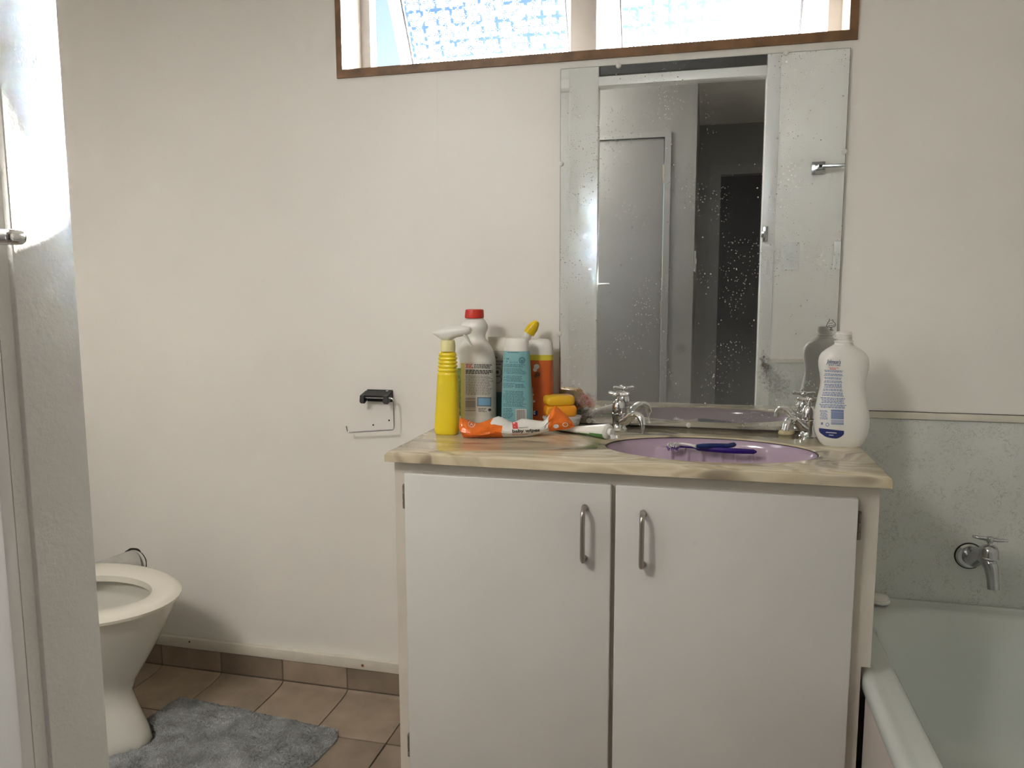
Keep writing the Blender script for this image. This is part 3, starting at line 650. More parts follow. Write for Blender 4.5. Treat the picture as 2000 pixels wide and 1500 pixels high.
# ---- mirror
MX0, MX1, MZ0, MZ1 = -0.365, 0.3145, ZT+0.0006, 1.748
def mirror_material():
    m = bpy.data.materials.new('stained_mirror_glass'); m.use_nodes = True; nt = m.node_tree
    for n in list(nt.nodes): nt.nodes.remove(n)
    out = N(nt, 'ShaderNodeOutputMaterial'); tc = N(nt, 'ShaderNodeTexCoord'); sep = N(nt, 'ShaderNodeSeparateXYZ')
    nt.links.new(tc.outputs['Object'], sep.inputs[0]); X, Z = sep.outputs[0], sep.outputs[2]
    gl = N(nt, 'ShaderNodeBsdfGlossy'); gl.inputs['Color'].default_value = (0.84, 0.86, 0.855, 1); gl.inputs['Roughness'].default_value = 0.012
    # splash spots
    def spots(scale, lo, hi, mlo, mhi, ms):
        v = N(nt, 'ShaderNodeTexVoronoi'); v.inputs['Scale'].default_value = scale; nt.links.new(tc.outputs['Object'], v.inputs['Vector'])
        s = ramp(nt, v.outputs['Distance'], [(lo, 1.0), (hi, 0.0)])
        nz = N(nt, 'ShaderNodeTexNoise'); nz.inputs['Scale'].default_value = ms; nz.inputs['Detail'].default_value = 3; nt.links.new(tc.outputs['Object'], nz.inputs['Vector'])
        return math_(nt, 'MULTIPLY', s, ramp(nt, nz.outputs[0], [(mlo, 0.0), (mhi, 1.0)]))
    d = math_(nt, 'MULTIPLY', spots(150, 0.10, 0.24, 0.48, 0.60, 6), 0.75)
    d = math_(nt, 'MAXIMUM', d, math_(nt, 'MULTIPLY', spots(60, 0.07, 0.13, 0.50, 0.58, 9), 0.8))
    # vertical wipe streaks
    mp = N(nt, 'ShaderNodeMapping'); mp.inputs['Scale'].default_value = (90, 1, 5); nt.links.new(tc.outputs['Object'], mp.inputs[0])
    st = N(nt, 'ShaderNodeTexNoise'); st.inputs['Scale'].default_value = 1; st.inputs['Detail'].default_value = 5; nt.links.new(mp.outputs[0], st.inputs['Vector'])
    low = ramp(nt, math_(nt, 'DIVIDE', Z, 0.9), [(0.0, 0.26), (0.08, 0.17), (0.3, 0.06), (0.8, 0.02)])
    haze = math_(nt, 'MULTIPLY', low, ramp(nt, st.outputs[0], [(0.3, 0.8), (0.7, 1.15)]))
    d = math_(nt, 'MINIMUM', math_(nt, 'ADD', d, haze), 0.9)
    df = N(nt, 'ShaderNodeBsdfDiffuse'); df.inputs['Color'].default_value = (0.60, 0.60, 0.57, 1)
    m1 = N(nt, 'ShaderNodeMixShader'); nt.links.new(d, m1.inputs[0]); nt.links.new(gl.outputs[0], m1.inputs[1]); nt.links.new(df.outputs[0], m1.inputs[2])
    cur = m1
    # stains with their own shape: grey mould bloom and a pink smear
    def stain(px, py, sx, sz, tilt, col, scale, amt):
        nonlocal cur
        c = atY(px, py, -0.008); cx, cz = c.x-(MX0+MX1)/2, c.z-MZ0
        dx = math_(nt, 'SUBTRACT', X, cx); dz = math_(nt, 'SUBTRACT', Z, cz)
        u_ = math_(nt, 'ADD', dx, math_(nt, 'MULTIPLY', dz, tilt))
        q = math_(nt, 'ADD', math_(nt, 'POWER', math_(nt, 'ABSOLUTE', math_(nt, 'DIVIDE', u_, sx)), 2.0), math_(nt, 'POWER', math_(nt, 'ABSOLUTE', math_(nt, 'DIVIDE', dz, sz)), 2.0))
        fall = ramp(nt, q, [(0.0, 1.0), (1.0, 0.0)])
        nz = N(nt, 'ShaderNodeTexNoise'); nz.inputs['Scale'].default_value = scale; nz.inputs['Detail'].default_value = 6; nz.inputs['Roughness'].default_value = 0.75; nt.links.new(tc.outputs['Object'], nz.inputs['Vector'])
        s = math_(nt, 'MULTIPLY', ramp(nt, math_(nt, 'MULTIPLY', fall, math_(nt, 'POWER', math_(nt, 'MULTIPLY', nz.outputs[0], 1.7), 3.0)), [(0.25, 0.0), (0.8, 1.0)]), amt)
        b2 = N(nt, 'ShaderNodeBsdfDiffuse'); b2.inputs['Color'].default_value = (*col, 1)
        mm = N(nt, 'ShaderNodeMixShader'); nt.links.new(s, mm.inputs[0]); nt.links.new(cur.outputs[0], mm.inputs[1]); nt.links.new(b2.outputs[0], mm.inputs[2]); cur = mm
    stain(1496, 715, 0.020, 0.050, 0.25, (0.06, 0.05, 0.04), 60, 0.9)
    stain(1512, 745, 0.050, 0.060, 0.4, (0.20, 0.19, 0.17), 160, 0.5)
    stain(1145, 782, 0.045, 0.030, 0.0, (0.52, 0.22, 0.20), 70, 0.5)
    stain(1150, 800, 0.060, 0.055, 0.3, (0.42, 0.40, 0.36), 120, 0.25)
    stain(1330, 680, 0.020, 0.020, 0.0, (0.20, 0.18, 0.15), 200, 0.4)
    nt.links.new(cur.outputs[0], out.inputs[0]); return m
MT['mirror'] = mirror_material()
MT['mirror_edge'] = pm('ground_mirror_edge', (0.22, 0.24, 0.22), 0.3)
mir = thing('wall_mirror', ((MX0+MX1)/2, -0.008, MZ0), 'large frameless stained wall mirror clipped above the basin', 'mirror')
g = MB(); g.add([(MX0, -0.0082, MZ0), (MX1, -0.0082, MZ0), (MX1, -0.0082, MZ1), (MX0, -0.0082, MZ1)], [(0, 1, 2, 3)])
g.build('mirror_glass', MT['mirror'], mir, smooth=False)
MB().box(MX0-0.0012, MX1+0.0012, -0.0080, -0.0025, MZ0, MZ1+0.0012).build('backing', MT['mirror_edge'], mir, smooth=False)
MB().box(MX0+0.03, MX1-0.02, -0.0105, -0.0083, MZ0, MZ0+0.0028).build('sealant', MT['mould_shade'], mir, smooth=False)
for q in ((1208, 128), (1535, 103), (1096, 320), (1092, 652), (1649, 296), (1345, 834), (1150, 822)):
    c = atY(q[0], q[1], -0.009)
    k = MB(); k.lathe([(0.0068, -0.0065), (0.0068, 0.001), (0.0055, 0.003), (0.0, 0.0036)], (c.x, -0.0085, max(c.z, MZ0+0.007)), n=16, ax=(0, -1, 0)); k.build('mirror_clip', MT['clear_plastic'], mir)

# ---- bath
def bath():
    root = thing('bathtub', (0.69, -0.75, 0.0), 'pale grey-green enamel bathtub beside the vanity', 'bathtub')
    X0b, X1b, Y0b, Y1b = 0.3255, XR-0.002, YR+0.014, -0.0052
    def rg(i0, i1, j0, j1, r, z): return rrect(X0b+i0, X1b-i1, Y0b+j0, Y1b-j1, r, z, 10)
    S = [rg(.004, .004, .004, .001, .010, .395), rg(0, 0, 0, 0, .012, .405), rg(0, 0, 0, 0, .012, .424), rg(.003, .003, .003, .001, .013, .432), rg(.010, .008, .01, .003, .016, .437),
         rg(.019, .014, .019, .006, .020, .4365), rg(.027, .02, .027, .010, .026, .4335), rg(.034, .026, .034, .014, .04, .4325), rg(.058, .05, .07, .036, .13, .4320), rg(.066, .056, .08, .044, .15, .430), rg(.072, .062, .09, .050, .16, .422),
         rg(.085, .075, .11, .062, .17, .36), rg(.105, .095, .15, .080, .18, .25), rg(.125, .115, .20, .10, .18, .15), rg(.150, .14, .25, .13, .17, .105), rg(.20, .19, .31, .19, .14, .092), rg(.26, .25, .40, .30, .09, .090)]
    MB().loft(S, cap0=False, cap1=True).build('tub', MT['bath'], root, sharp=70)
    MB().box(X0b+0.006, X0b+0.012, Y0b, -0.437, 0.004, 0.400).build('side_panel', MT['apron'], root, smooth=False)
bath()

# ---- toilet
def toilet():
    yc = -0.390
    root = thing('toilet', (-1.55, yc, 0.0), 'white toilet with open cream seat, partly hidden by the door post', 'toilet')
    # (z, nose x, back x, half width)
    prof = [(0.000, -1.398, -1.86, 0.105), (0.012, -1.392, -1.86, 0.108), (0.04, -1.402, -1.86, 0.104), (0.10, -1.428, -1.84, 0.092), (0.145, -1.443, -1.83, 0.088), (0.18, -1.428, -1.83, 0.096), (0.22, -1.402, -1.84, 0.118),
            (0.28, -1.366, -1.86, 0.150), (0.33, -1.340, -1.88, 0.172), (0.375, -1.318, -1.89, 0.188), (0.392, -1.314, -1.89, 0.190)]
    def egg(xn, xb, b_, y0, z, N_=48, n=2.0):
        L = (xn-xb); a1 = L*0.52; a2 = L-a1; cx = xn-a1; out = []
        for j in range(N_):
            t_ = 2*math.pi*j/N_; c, s_ = math.cos(t_), math.sin(t_)
            out.append(Vector((cx+(a1 if c > 0 else a2)*math.copysign(abs(c)**(2/n), c), y0+b_*math.copysign(abs(s_)**(2/n), s_), z)))
        return out
    R2 = [egg(x, xb, hw, yc, z) for z, x, xb, hw in prof]
    inn = [(0.392, -1.350, -1.84, 0.135), (0.375, -1.352, -1.83, 0.130), (0.355, -1.340, -1.84, 0.142), (0.34, -1.352, -1.83, 0.138), (0.27, -1.40, -1.80, 0.105), (0.20, -1.48, -1.74, 0.06), (0.18, -1.55, -1.68, 0.03)]
    R2 += [egg(x, xb, hw, yc, z) for z, x, xb, hw in inn]
    MB().loft(R2).build('bowl', MT['porcelain'], root, sharp=60)
    so_ = [(0.394, -1.312, -1.86, 0.200), (0.398, -1.302, -1.868, 0.209), (0.406, -1.300, -1.870, 0.211), (0.413, -1.308, -1.86, 0.203), (0.417, -1.322, -1.85, 0.190), (0.417, -1.362, -1.72, 0.128), (0.412, -1.372, -1.71, 0.118), (0.396, -1.374, -1.708, 0.116)]
    rings = [egg(x, xb, hw, yc-0.004, z, n=1.98) for z, x, xb, hw in so_]; rings.append(rings[0])
    MB().loft(rings, cap0=False, cap1=False).build('seat', MT['seat'], root, sharp=50)
    c = atY(264, 1098, 0.0)
    k = MB(); k.tube([(-1.86, -0.30, 0.30), (-1.83, -0.20, 0.325), (c.x-0.030, -0.09, c.z-0.004), (c.x-0.004, -0.010, c.z), (c.x, -0.0008, c.z)], [.042, .042, .040, .040, .040], n=20); k.build('waste_pipe', MT['pipe'], root)
    k = MB(); k.tube([(-1.845, -0.24, 0.315), (-1.83, -0.20, 0.326), (c.x-0.045, -0.12, c.z-0.008)], [.048, .048, .047], n=20); k.build('pipe_cuff', MT['pipe_cuff'], root)
    # cistern behind the post
    MB().box(XL+0.004, XL+0.17, yc-0.19, yc+0.19, 0.52, 0.86, bev=0.02, seg=4).build('cistern', MT['porcelain'], root)
    k = MB(); k.tube([(XL+0.10, yc, 0.52), (XL+0.10, yc, 0.40), (XL+0.16, yc, 0.365), (-1.855, yc, 0.365)], 0.02, n=14); k.build('flush_pipe', MT['white_plastic'], root)
    return c
pc = toilet()
# ragged hole around the pipe
k = MB(); rim_o = []; rim_i = []
for j in range(40):
    a = 2*math.pi*j/40; r1 = 0.0405; r2 = 0.0445+0.0035*noise.noise(Vector((math.cos(a)*2.5, math.sin(a)*2.5, 3.1)))
    if 0.3*math.pi < a < 0.85*math.pi: r2 += 0.0022
    rim_i.append(Vector((pc.x+r1*math.cos(a), -0.0009, pc.z+r1*math.sin(a)))); rim_o.append(Vector((pc.x+r2*math.cos(a), -0.0009, pc.z+r2*math.sin(a))))
k.loft([rim_i, rim_o], cap0=False, cap1=False); k.build('pipe_hole', MT['hole'], wall_back, smooth=False)

# ---- bath mat
def bath_mat():
    root = thing('bath_mat', (-1.2, -0.42, 0.0), 'grey shaggy bath mat on the tiles beside the toilet', 'bath mat')
    A = Vector((-1.475, -0.150)); B = Vector((-0.915, -0.205)); ex = (B-A).normalized(); ey = Vector((ex.y, -ex.x))
    W, Lh, r = (B-A).length, 0.62, 0.055
    def inside(u_, v_):
        dx = max(r-u_, u_-(W-r), 0); dy = max(r-v_, v_-(Lh-r), 0); return math.hypot(dx, dy) <= r
    def P(u_, v_):
        q = A+ex*u_+ey*v_; k = 1-((q.y+0.39)/0.116)**2
        if k > 0:
            xb_ = -1.63+0.246*math.sqrt(k)
            if q.x < xb_: q.x = xb_
        return q
    def hgt(u_, v_):
        e = min(u_, W-u_, v_, Lh-v_); h = 0.012*sstep(-0.004, 0.025, e)
        fold = abs(v_-(0.085+0.05*(u_/W)+0.006*math.sin(u_*30))); h -= 0.010*math.exp(-(fold/0.007)**2)*(1-sstep(0.28, 0.42, u_)*0.6)
        return h+0.0035*noise.noise(Vector((u_*28, v_*28, 0)))+0.002*noise.noise(Vector((u_*70, v_*70, 5)))
    nu, nv = 110, 120; idx = {}; vs = []; fs = []
    for i in range(nu+1):
        for j in range(nv+1):
            u_, v_ = W*i/nu, Lh*j/nv
            # pull corners in to a rounded rectangle
            cx = min(max(u_, r), W-r); cy = min(max(v_, r), Lh-r); dx, dy = u_-cx, v_-cy
            if dx and dy:
                m_ = max(abs(dx), abs(dy)); l_ = math.hypot(dx, dy); dx, dy = dx*m_/l_, dy*m_/l_; u_, v_ = cx+dx, cy+dy
            q = P(u_, v_); idx[i, j] = len(vs); vs.append(Vector((q.x, q.y, 0.0022+max(0.0006, hgt(u_, v_)))))
    for i in range(nu):
        for j in range(nv): fs.append((idx[i, j], idx[i, j+1], idx[i+1, j+1], idx[i+1, j]))
    bd = [idx[i, 0] for i in range(nu)]+[idx[nu, j] for j in range(nv)]+[idx[i, nv] for i in range(nu, 0, -1)]+[idx[0, j] for j in range(nv, 0, -1)]
    k0 = len(vs); vs += [Vector((vs[i].x, vs[i].y, 0.0003)) for i in bd]
    nb = len(bd); fs += [(bd[i], bd[(i+1) % nb], k0+(i+1) % nb, k0+i) for i in range(nb)]; fs.append(tuple(range(k0, k0+nb)))
    MB().add(vs, fs).build('base', MT['mat_base'], root, sharp=80)
    rnd = random.Random(3); vs = []; fs = []
    for _ in range(40000):
        u_, v_ = rnd.uniform(0.002, W-0.002), rnd.uniform(0.002, Lh-0.002)
        if not inside(u_, v_): continue
        q = P(u_, v_)
        if (q-(A+ex*u_+ey*v_)).length > 0.002: continue
        if abs(v_-(0.085+0.05*(u_/W)+0.006*math.sin(u_*30))) < 0.0045*(1-sstep(0.25, 0.45, u_)): continue
        z = 0.0022+max(0.0006, hgt(u_, v_))-0.001; a = rnd.uniform(0, 6.28); w_ = rnd.uniform(.0006, .0012); h = rnd.uniform(.002, .0055)
        fx = noise.noise(Vector((u_*15, v_*15, 1)))*5; lx, ly = math.cos(fx)*h*.7+rnd.gauss(0, .0015), math.sin(fx)*h*.7+rnd.gauss(0, .0015)
        o = Vector((q.x, q.y, z)); e = Vector((math.cos(a)*w_, math.sin(a)*w_, 0)); k = len(vs)
        vs += [o-e, o+e, o+e*.8+Vector((lx*.6, ly*.6, h*.7)), o-e*.8+Vector((lx*.6, ly*.6, h*.7)), o+Vector((lx, ly, h))]; fs += [(k, k+1, k+2, k+3), (k+3, k+2, k+4)]
    pl_ = MB().add(vs, fs).build('pile', MT['mat_pile'], root, smooth=False); pl_['kind'] = 'stuff'
bath_mat()

# ================================================================== SMALL THINGS
def rings_px(rows, Y, ryr, n=2.0, zbase=None, rot=0.0, N_=40, cy=None):
    """rings from (image row, left px, right px) measured on the plane y = Y"""
    out = []
    for i, rw in enumerate(rows):
        row, l, r = rw[:3]; k = rw[3] if len(rw) > 3 else ryr; nn = rw[4] if len(rw) > 4 else n
        a, b_ = atY(l, row, Y), atY(r, row, Y); z = (a.z+b_.z)/2; rx = (b_.x-a.x)/2
        if zbase is not None and i == len(rows)-1: z = zbase
        out.append(ring((a.x+b_.x)/2, Y if cy is None else cy, z, rx, rx*k, nn, N_, rot))
    return list(reversed(out))
def zrow(row, Y, px=1000): return atY(px, row, Y).z

def cast(bvh, polys, name, mat, parent, lift=0.0005):
    """lay flat print (polygons in picture coordinates) on to a surface"""
    mb = MB()
    for vs, fs in polys:
        P = []
        for x, y in vs:
            d = ray(x, y).normalized(); h = bvh.ray_cast(CAM, d)
            P.append(None if h[0] is None else h[0]-d*lift)
        ok = [f for f in fs if all(P[i] is not None for i in f)]
        # drop faces that bridge to something far behind
        ok = [f for f in ok if max((P[i]-CAM).length for i in f)-min((P[i]-CAM).length for i in f) < 0.03]
        if not ok: continue
        used = sorted({i for f in ok for i in f}); mp = {i: j for j, i in enumerate(used)}
        mb.add([P[i] for i in used], [tuple(mp[i] for i in f) for f in ok])
    if not mb.v: return None
    o = mb.build(name, mat, parent, smooth=False)
    if len(polys) > 1: o['kind'] = 'stuff'
    return o
def grid(x0, y0, x1, y1, nx=1, ny=1, skew=0.0, xr=0.0):
    vs = []; fs = []
    for j in range(ny+1):
        for i in range(nx+1):
            x = x0+(x1-x0)*i/nx; vs.append((x+xr*j/ny, y0+(y1-y0)*j/ny+skew*(x-x0)))
    for j in range(ny):
        for i in range(nx): a = j*(nx+1)+i; fs.append((a, a+1, a+nx+2, a+nx+1))
    return vs, fs
def disc2(cx, cy, r, n=20, ry=None, inner=0.0):
    ry = ry or r
    o = [(cx+r*math.cos(2*math.pi*i/n), cy+ry*math.sin(2*math.pi*i/n)) for i in range(n)]
    if not inner:
        return o+[(cx, cy)], [(i, (i+1) % n, n) for i in range(n)]
    o += [(cx+(x-cx)*inner, cy+(y-cy)*inner) for x, y in o]
    return o, [(i, (i+1) % n, n+(i+1) % n, n+i) for i in range(n)]
def lines(x0, y0, x1, y1, n, rnd, th=0.55, skew=0.0, ragged=0.3, centre=False):
    """unreadably small lines of print"""
    out = []; pitch = (y1-y0)/n
    for i in range(n):
        y = y0+i*pitch; w_ = (x1-x0)*(1-rnd.uniform(0, ragged)); xs = x0+((x1-x0)-w_)/2 if centre else x0; x = xs
        while x < xs+w_-0.8:
            l = rnd.uniform(2.0, 6.5); xe = min(x+l, xs+w_); out.append(grid(x, y+skew*(x-x0), xe, y+pitch*th+skew*(x-x0), 1, 1, skew)); x = xe+0.9
    return out
_fonts = {}
def text2(s_, x, y, h, width=None, bold=0.0, shear=0.0, rot=0.0):
    """text as flat polygons in picture coordinates; x, y = left end of the base line"""
    cu = bpy.data.curves.new('t', 'FONT'); cu.body = s_; cu.size = 1.0; cu.offset = bold; cu.shear = shear; cu.resolution_u = 4
    o = bpy.data.objects.new('t', cu); COL.objects.link(o)
    dg = bpy.context.evaluated_depsgraph_get(); me = bpy.data.meshes.new_from_object(o.evaluated_get(dg))
    V = [v.co.copy() for v in me.vertices]; F = [tuple(p.vertices) for p in me.polygons]
    bpy.data.objects.remove(o); bpy.data.curves.remove(cu); bpy.data.meshes.remove(me)
    if not V: return [], []
    xa, xb = min(v.x for v in V), max(v.x for v in V); k = h/0.72; kx = k if width is None else width/(xb-xa)
    cr, sr = math.cos(rot), math.sin(rot); out = []
    for v in V:
        a, b_ = (v.x-xa)*kx, -v.y*k; out.append((x+a*cr-b_*sr, y+a*sr+b_*cr))
    return out, F
def barcode(x0, y0, x1, y1, horiz, rnd, n=14, skew=0.0):
    out = []; p = 0.0
    for i in range(n):
        w_ = rnd.uniform(0.25, 0.85)/n
        if horiz: out.append(grid(x0, y0+(y1-y0)*p, x1, y0+(y1-y0)*(p+w_), 4, 1, skew))
        else: out.append(grid(x0+(x1-x0)*p, y0, x0+(x1-x0)*(p+w_), y1, 1, 3, skew))
        p += 1.0/n
    return out
R1 = random.Random(11)

# ---- yellow trigger spray bottle
def spray_bottle():
    Y = -0.222
    root = thing('spray_bottle', (atY(872, 846, Y).x, Y, ZT), 'yellow trigger spray bottle with cloudy clear head, leftmost on the counter', 'bottle')
    rows = [(687, 861, 888), (690, 859, 890)]
    for i in range(5):
        r0 = 694+i*7.5; rows += [(r0, 857.5-i*.3, 891.5+i*.2), (r0+2.5, 859.8-i*.3, 889.2+i*.2), (r0+5.4, 856.2-i*.3, 892.6+i*.2)]
    rows += [(732, 856, 893), (745, 855, 894), (780, 853, 895), (815, 851, 896), (838, 850, 896), (844, 851, 895), (847, 853, 893)]
    MB().loft(rings_px(rows, Y, 0.72, 2.7, ZT)).build('body', MT['yellow'], root, sharp=70)
    col = [(664, 862.5, 887), (668, 861, 888.5), (678, 860.5, 889), (686, 861, 888.5)]
    MB().loft(rings_px(col, Y, 1.0)).build('collar', MT['pale_yellow'], root)
    st = [(845, 649, 651.5), (849, 645.5, 654), (856, 641, 659), (864, 638, 664), (872, 636.5, 666), (882, 635.5, 664), (892, 635, 659), (902, 635.5, 657), (911, 637, 655), (918, 639, 652), (920, 642, 649)]
    rg = []
    for px, t_, b_ in st:
        a, c = atY(px, t_, Y), atY(px, b_, Y); m_ = (a+c)/2; hz = (a.z-c.z)/2; d = min(0.0145, 0.004+hz*0.85)
        rg.append([Vector((m_.x, Y+d*math.cos(2*math.pi*j/24), m_.z+hz*math.sin(2*math.pi*j/24))) for j in range(24)])
    MB().loft(rg).build('spray_head', MT['clear_plastic'], root, sharp=60)
    pth = [atY(x, y, Y-0.002) for x, y in ((906, 652), (912, 659), (916, 667), (921, 676))]
    MB().tube(pth, [(0.008, .004), (0.008, .0035), (0.007, .003), (0.006, .0022)], n=12, flat=(0, 1, 0)).build('trigger', MT['clear_plastic'], root)
spray_bottle()

# ---- white bleach bottle
def bleach_bottle():
    Y = -0.105
    root = thing('cleaning_bottle', (atY(928, 830, Y).x, Y, ZT), 'tall white bottle with red screw cap and printed text label', 'bottle')
    rows = [(620, 913, 941), (622, 911, 944), (628, 906, 949), (635, 902, 952), (640, 901.5, 952.5), (645, 903, 951), (650, 907, 948.5), (656, 909, 947.5), (662, 908, 948.5), (670, 903, 954), (678, 898, 959.5), (688, 893, 964), (700, 889.5, 966.5), (712, 888, 967.5), (760, 887.5, 968), (815, 887.5, 968), (824, 889, 966), (829, 893, 962)]
    mb = MB().loft(rings_px(rows, Y, 0.80, 2.15, ZT, N_=64)); mb.build('body', MT['white_plastic'], root, sharp=60)
    cp = [(604, 912, 941), (605, 910.5, 943), (607, 910, 943.5), (619, 909, 944), (621, 909.5, 943.5)]
    k = MB(); rg = rings_px(cp, Y, 1.0, N_=60)
    rg = [[p+(p-sum(r, Vector())/60)*(0.03 if j % 2 else 0.0) for j, p in enumerate(r)] for r in rg]
    k.loft(rg).build('cap', MT['red'], root, sharp=40)
    bv = mb.bvh(); R = random.Random(2)
    cast(bv, [grid(908, 708, 965.2, 812, 16, 8, 0.02)], 'back_label', MT['label_grey'], root, 0.0004)
    cast(bv, [grid(900, 709, 907.5, 816, 4, 10)], 'label_edge', MT['label_yellow'], root, 0.0004)
    cast(bv, [grid(890.5, 719, 900, 812, 6, 10)], 'front_label', MT['label_green'], root, 0.0004)
    cast(bv, lines(909.5, 711, 925, 719.5, 3, R, .6, .02, .2), 'red_print', MT['print_red'], root, 0.0008)
    P = lines(926, 711.5, 963, 720, 3, R, .6, .02)+lines(909.5, 722, 963.5, 731, 3, R, .75, .02, .15)
    cast(bv, P, 'bold_print', MT['print_dark'], root, 0.0008)
    cast(bv, lines(909.5, 733, 963.5, 772, 16, R, .55, .02, .2), 'small_print', MT['print_grey'], root, 0.0008)
    cast(bv, barcode(909, 777, 929, 804, True, R, 9, 0.01), 'barcode', MT['print_grey'], root, 0.0008)
    cast(bv, [grid(932, 775.5, 959.5, 793.5, 8, 4, 0.02)], 'blue_frame', MT['print_slate'], root, 0.0007)
    cast(bv, [grid(934, 777.5, 957.5, 791.5, 8, 4, 0.02)], 'blue_patch', MT['print_sky'], root, 0.0010)
    cast(bv, lines(934.5, 797, 951, 805, 4, R, .5, .02)+[disc2(956.5, 800.5, 3.2, 16, 2.8)], 'foot_print', MT['print_dark'], root, 0.0008)
bleach_bottle()

# ---- beige and grey tube standing on its cap
def lotion_tube():
    Y = -0.050
    root = thing('lotion_tube', (atY(976, 826, Y).x, Y, ZT), 'beige and grey squeeze tube on a dark cap behind the teal bottle', 'tube')
    rows = [(658, 953, 1001, 0.06, 4), (662, 953, 1001, 0.06, 4), (664, 954, 1000, 0.10, 3), (685, 954, 1000, 0.25, 2.4), (720, 955, 999, 0.45, 2.2), (764, 956, 998, 0.62)]
    mb = MB(); rg = rings_px(rows, Y, 0.5)
    mb.loft(rg, mf=lambda i, j: 1 if i >= 2 else 0); mb.build('body', [MT['grey_tube'], MT['beige_tube']], root, sharp=60)
    cp = [(764.3, 956, 998, 0.62), (768, 955, 999, 0.64), (815, 956, 998, 0.66), (826, 957, 997, 0.66)]
    MB().loft(rings_px(cp, Y, 0.6, 2.0, ZT)).build('cap', MT['teal_dark'], root)
    bv = mb.bvh()
    cast(bv, [text2('ola', 963, 700, 4.6, 9, 0.02), text2('natura', 959, 708, 6.2, 30, 0.015), *lines(967, 710.5, 980, 713, 1, R1, .8), disc2(971, 727, 3.4)]+[disc2(972, 727, 8.5, 24, 9.5, .86), disc2(972, 741, 8, 24, 7.5, .86)], 'print', MT['print_dark'], root)
lotion_tube()

# ---- teal bottle
def teal_bottle():
    Y = -0.128
    root = thing('body_care_bottle', (atY(1010, 836, Y).x, Y, ZT), 'teal bottle with white flat cap and dark print', 'bottle')
    rows = [(685, 985, 1033), (690, 984, 1034.5), (720, 982.5, 1036.5), (760, 981, 1038.5), (800, 980, 1040.5), (828, 980, 1040.5), (834, 982, 1038.5)]
    mb = MB().loft(rings_px(rows, Y, 0.60, 2.3, ZT, N_=56)); mb.build('body', MT['teal'], root, sharp=60)
    cp = [(659.5, 991, 1029), (660.5, 988.5, 1031), (663, 987.5, 1032), (682, 985, 1033.2), (685, 985, 1033.2)]
    MB().loft(rings_px(cp, Y, 0.66, 2.2, N_=56)).build('cap', MT['white_plastic'], root, sharp=45)
    bv = mb.bvh(); R = random.Random(5)
    P = [*lines(985, 699, 996, 702.5, 1, R, .8, .05), *lines(984, 704.5, 994, 707.5, 1, R, .9, .03), text2('Skin Care', 995, 709, 4.2, 16, 0.0, 0.3, .03), disc2(1019.5, 704, 6.2, 28, 6.8, .82), disc2(1019.5, 704, 4.6, 24, 5.0, .78), disc2(1019.5, 705, 2.0, 12, 2.6), grid(991, 688, 1013, 689.2, 4, 1)]
    P += lines(984, 711, 1026, 717.5, 3, R, .55, .03, .15)+lines(984, 719, 1028, 731, 5, R, .5, .03, .2)+lines(983.5, 733.5, 1026, 746, 5, R, .5, .03, .2)
    P += lines(983, 748, 1008, 758, 4, R, .5, .03, .4)+lines(1006, 750, 1027, 758, 3, R, .6, .03, .2)+lines(982.5, 763, 1028, 795, 13, R, .5, .03, .15)+lines(982.5, 797, 1004, 818, 7, R, .5, .03, .3)
    cast(bv, P, 'print', MT['teal_print'], root)
    cast(bv, [grid(1007, 799, 1028.5, 821, 5, 4)], 'barcode_panel', MT['label_grey'], root, 0.0004)
    cast(bv, barcode(1008.5, 800.5, 1025.5, 821, False, R, 13), 'barcode', MT['print_grey'], root, 0.0009)
teal_bottle()

# ---- orange toilet cleaner with angled neck
def cleaner_bottle():
    Y = -0.062
    root = thing('spout_bottle', (atY(1054, 828, Y).x, Y, ZT), 'orange bottle with white shoulder and tilted yellow spout', 'bottle')
    rows = [(661.5, 1044, 1064), (662.5, 1038, 1070), (665, 1034, 1075), (670, 1031.5, 1078.5), (680, 1030.5, 1079.8), (691.5, 1030, 1080), (692, 1029.9, 1080), (702, 1029.6, 1080.2), (702.5, 1029.5, 1080.2), (760, 1028, 1080.5), (815, 1027, 1081), (824, 1028, 1080), (828, 1031, 1077)]
    mb = MB(); mb.loft(rings_px(rows, Y, 0.62, 2.6, ZT, N_=56), mf=lambda i, j: 0 if i >= 6 else (1 if i in (4, 5) else 2))
    mb.build('body', [MT['white_plastic'], MT['lemon_band'], MT['orange_bottle']], root, sharp=60)
    pt = [atY(x, y, Y) for x, y in ((1029, 668), (1028, 660), (1031, 653), (1034, 649))]
    MB().tube(pt, [.0115, .0115, .0115, .0115], n=20).build('neck', MT['white_plastic'], root)
    pt = [atY(x, y, Y) for x, y in ((1033, 651), (1036.5, 645), (1041, 639), (1046, 632.5), (1048.5, 629), (1049.5, 627.5))]
    MB().tube(pt, [.0145, .0147, .0142, .0105, .0075, .004], n=20).build('spout_cap', MT['yellow_cap'], root)
    bv = mb.bvh()
    cast(bv, [disc2(1048, 716, 5.5, 16, 5.0), disc2(1045, 722, 4, 14)], 'blossom_print', MT['print_white'], root)
    cast(bv, [disc2(1050, 731, 5.2, 18, 4.6), disc2(1046, 735, 3, 14)], 'fruit_print', MT['print_brown'], root, 0.0007)
    cast(bv, [disc2(1032, 741, 6.5, 20, 11), grid(1042, 802, 1050, 812, 2, 2)], 'dark_print', MT['print_navy'], root)
    cast(bv, [grid(1040, 757, 1041, 795, 1, 5), disc2(1041, 771, 2), disc2(1043, 784, 2.4), disc2(1044, 806, 3, 14, 4)], 'white_print', MT['print_white'], root)
cleaner_bottle()

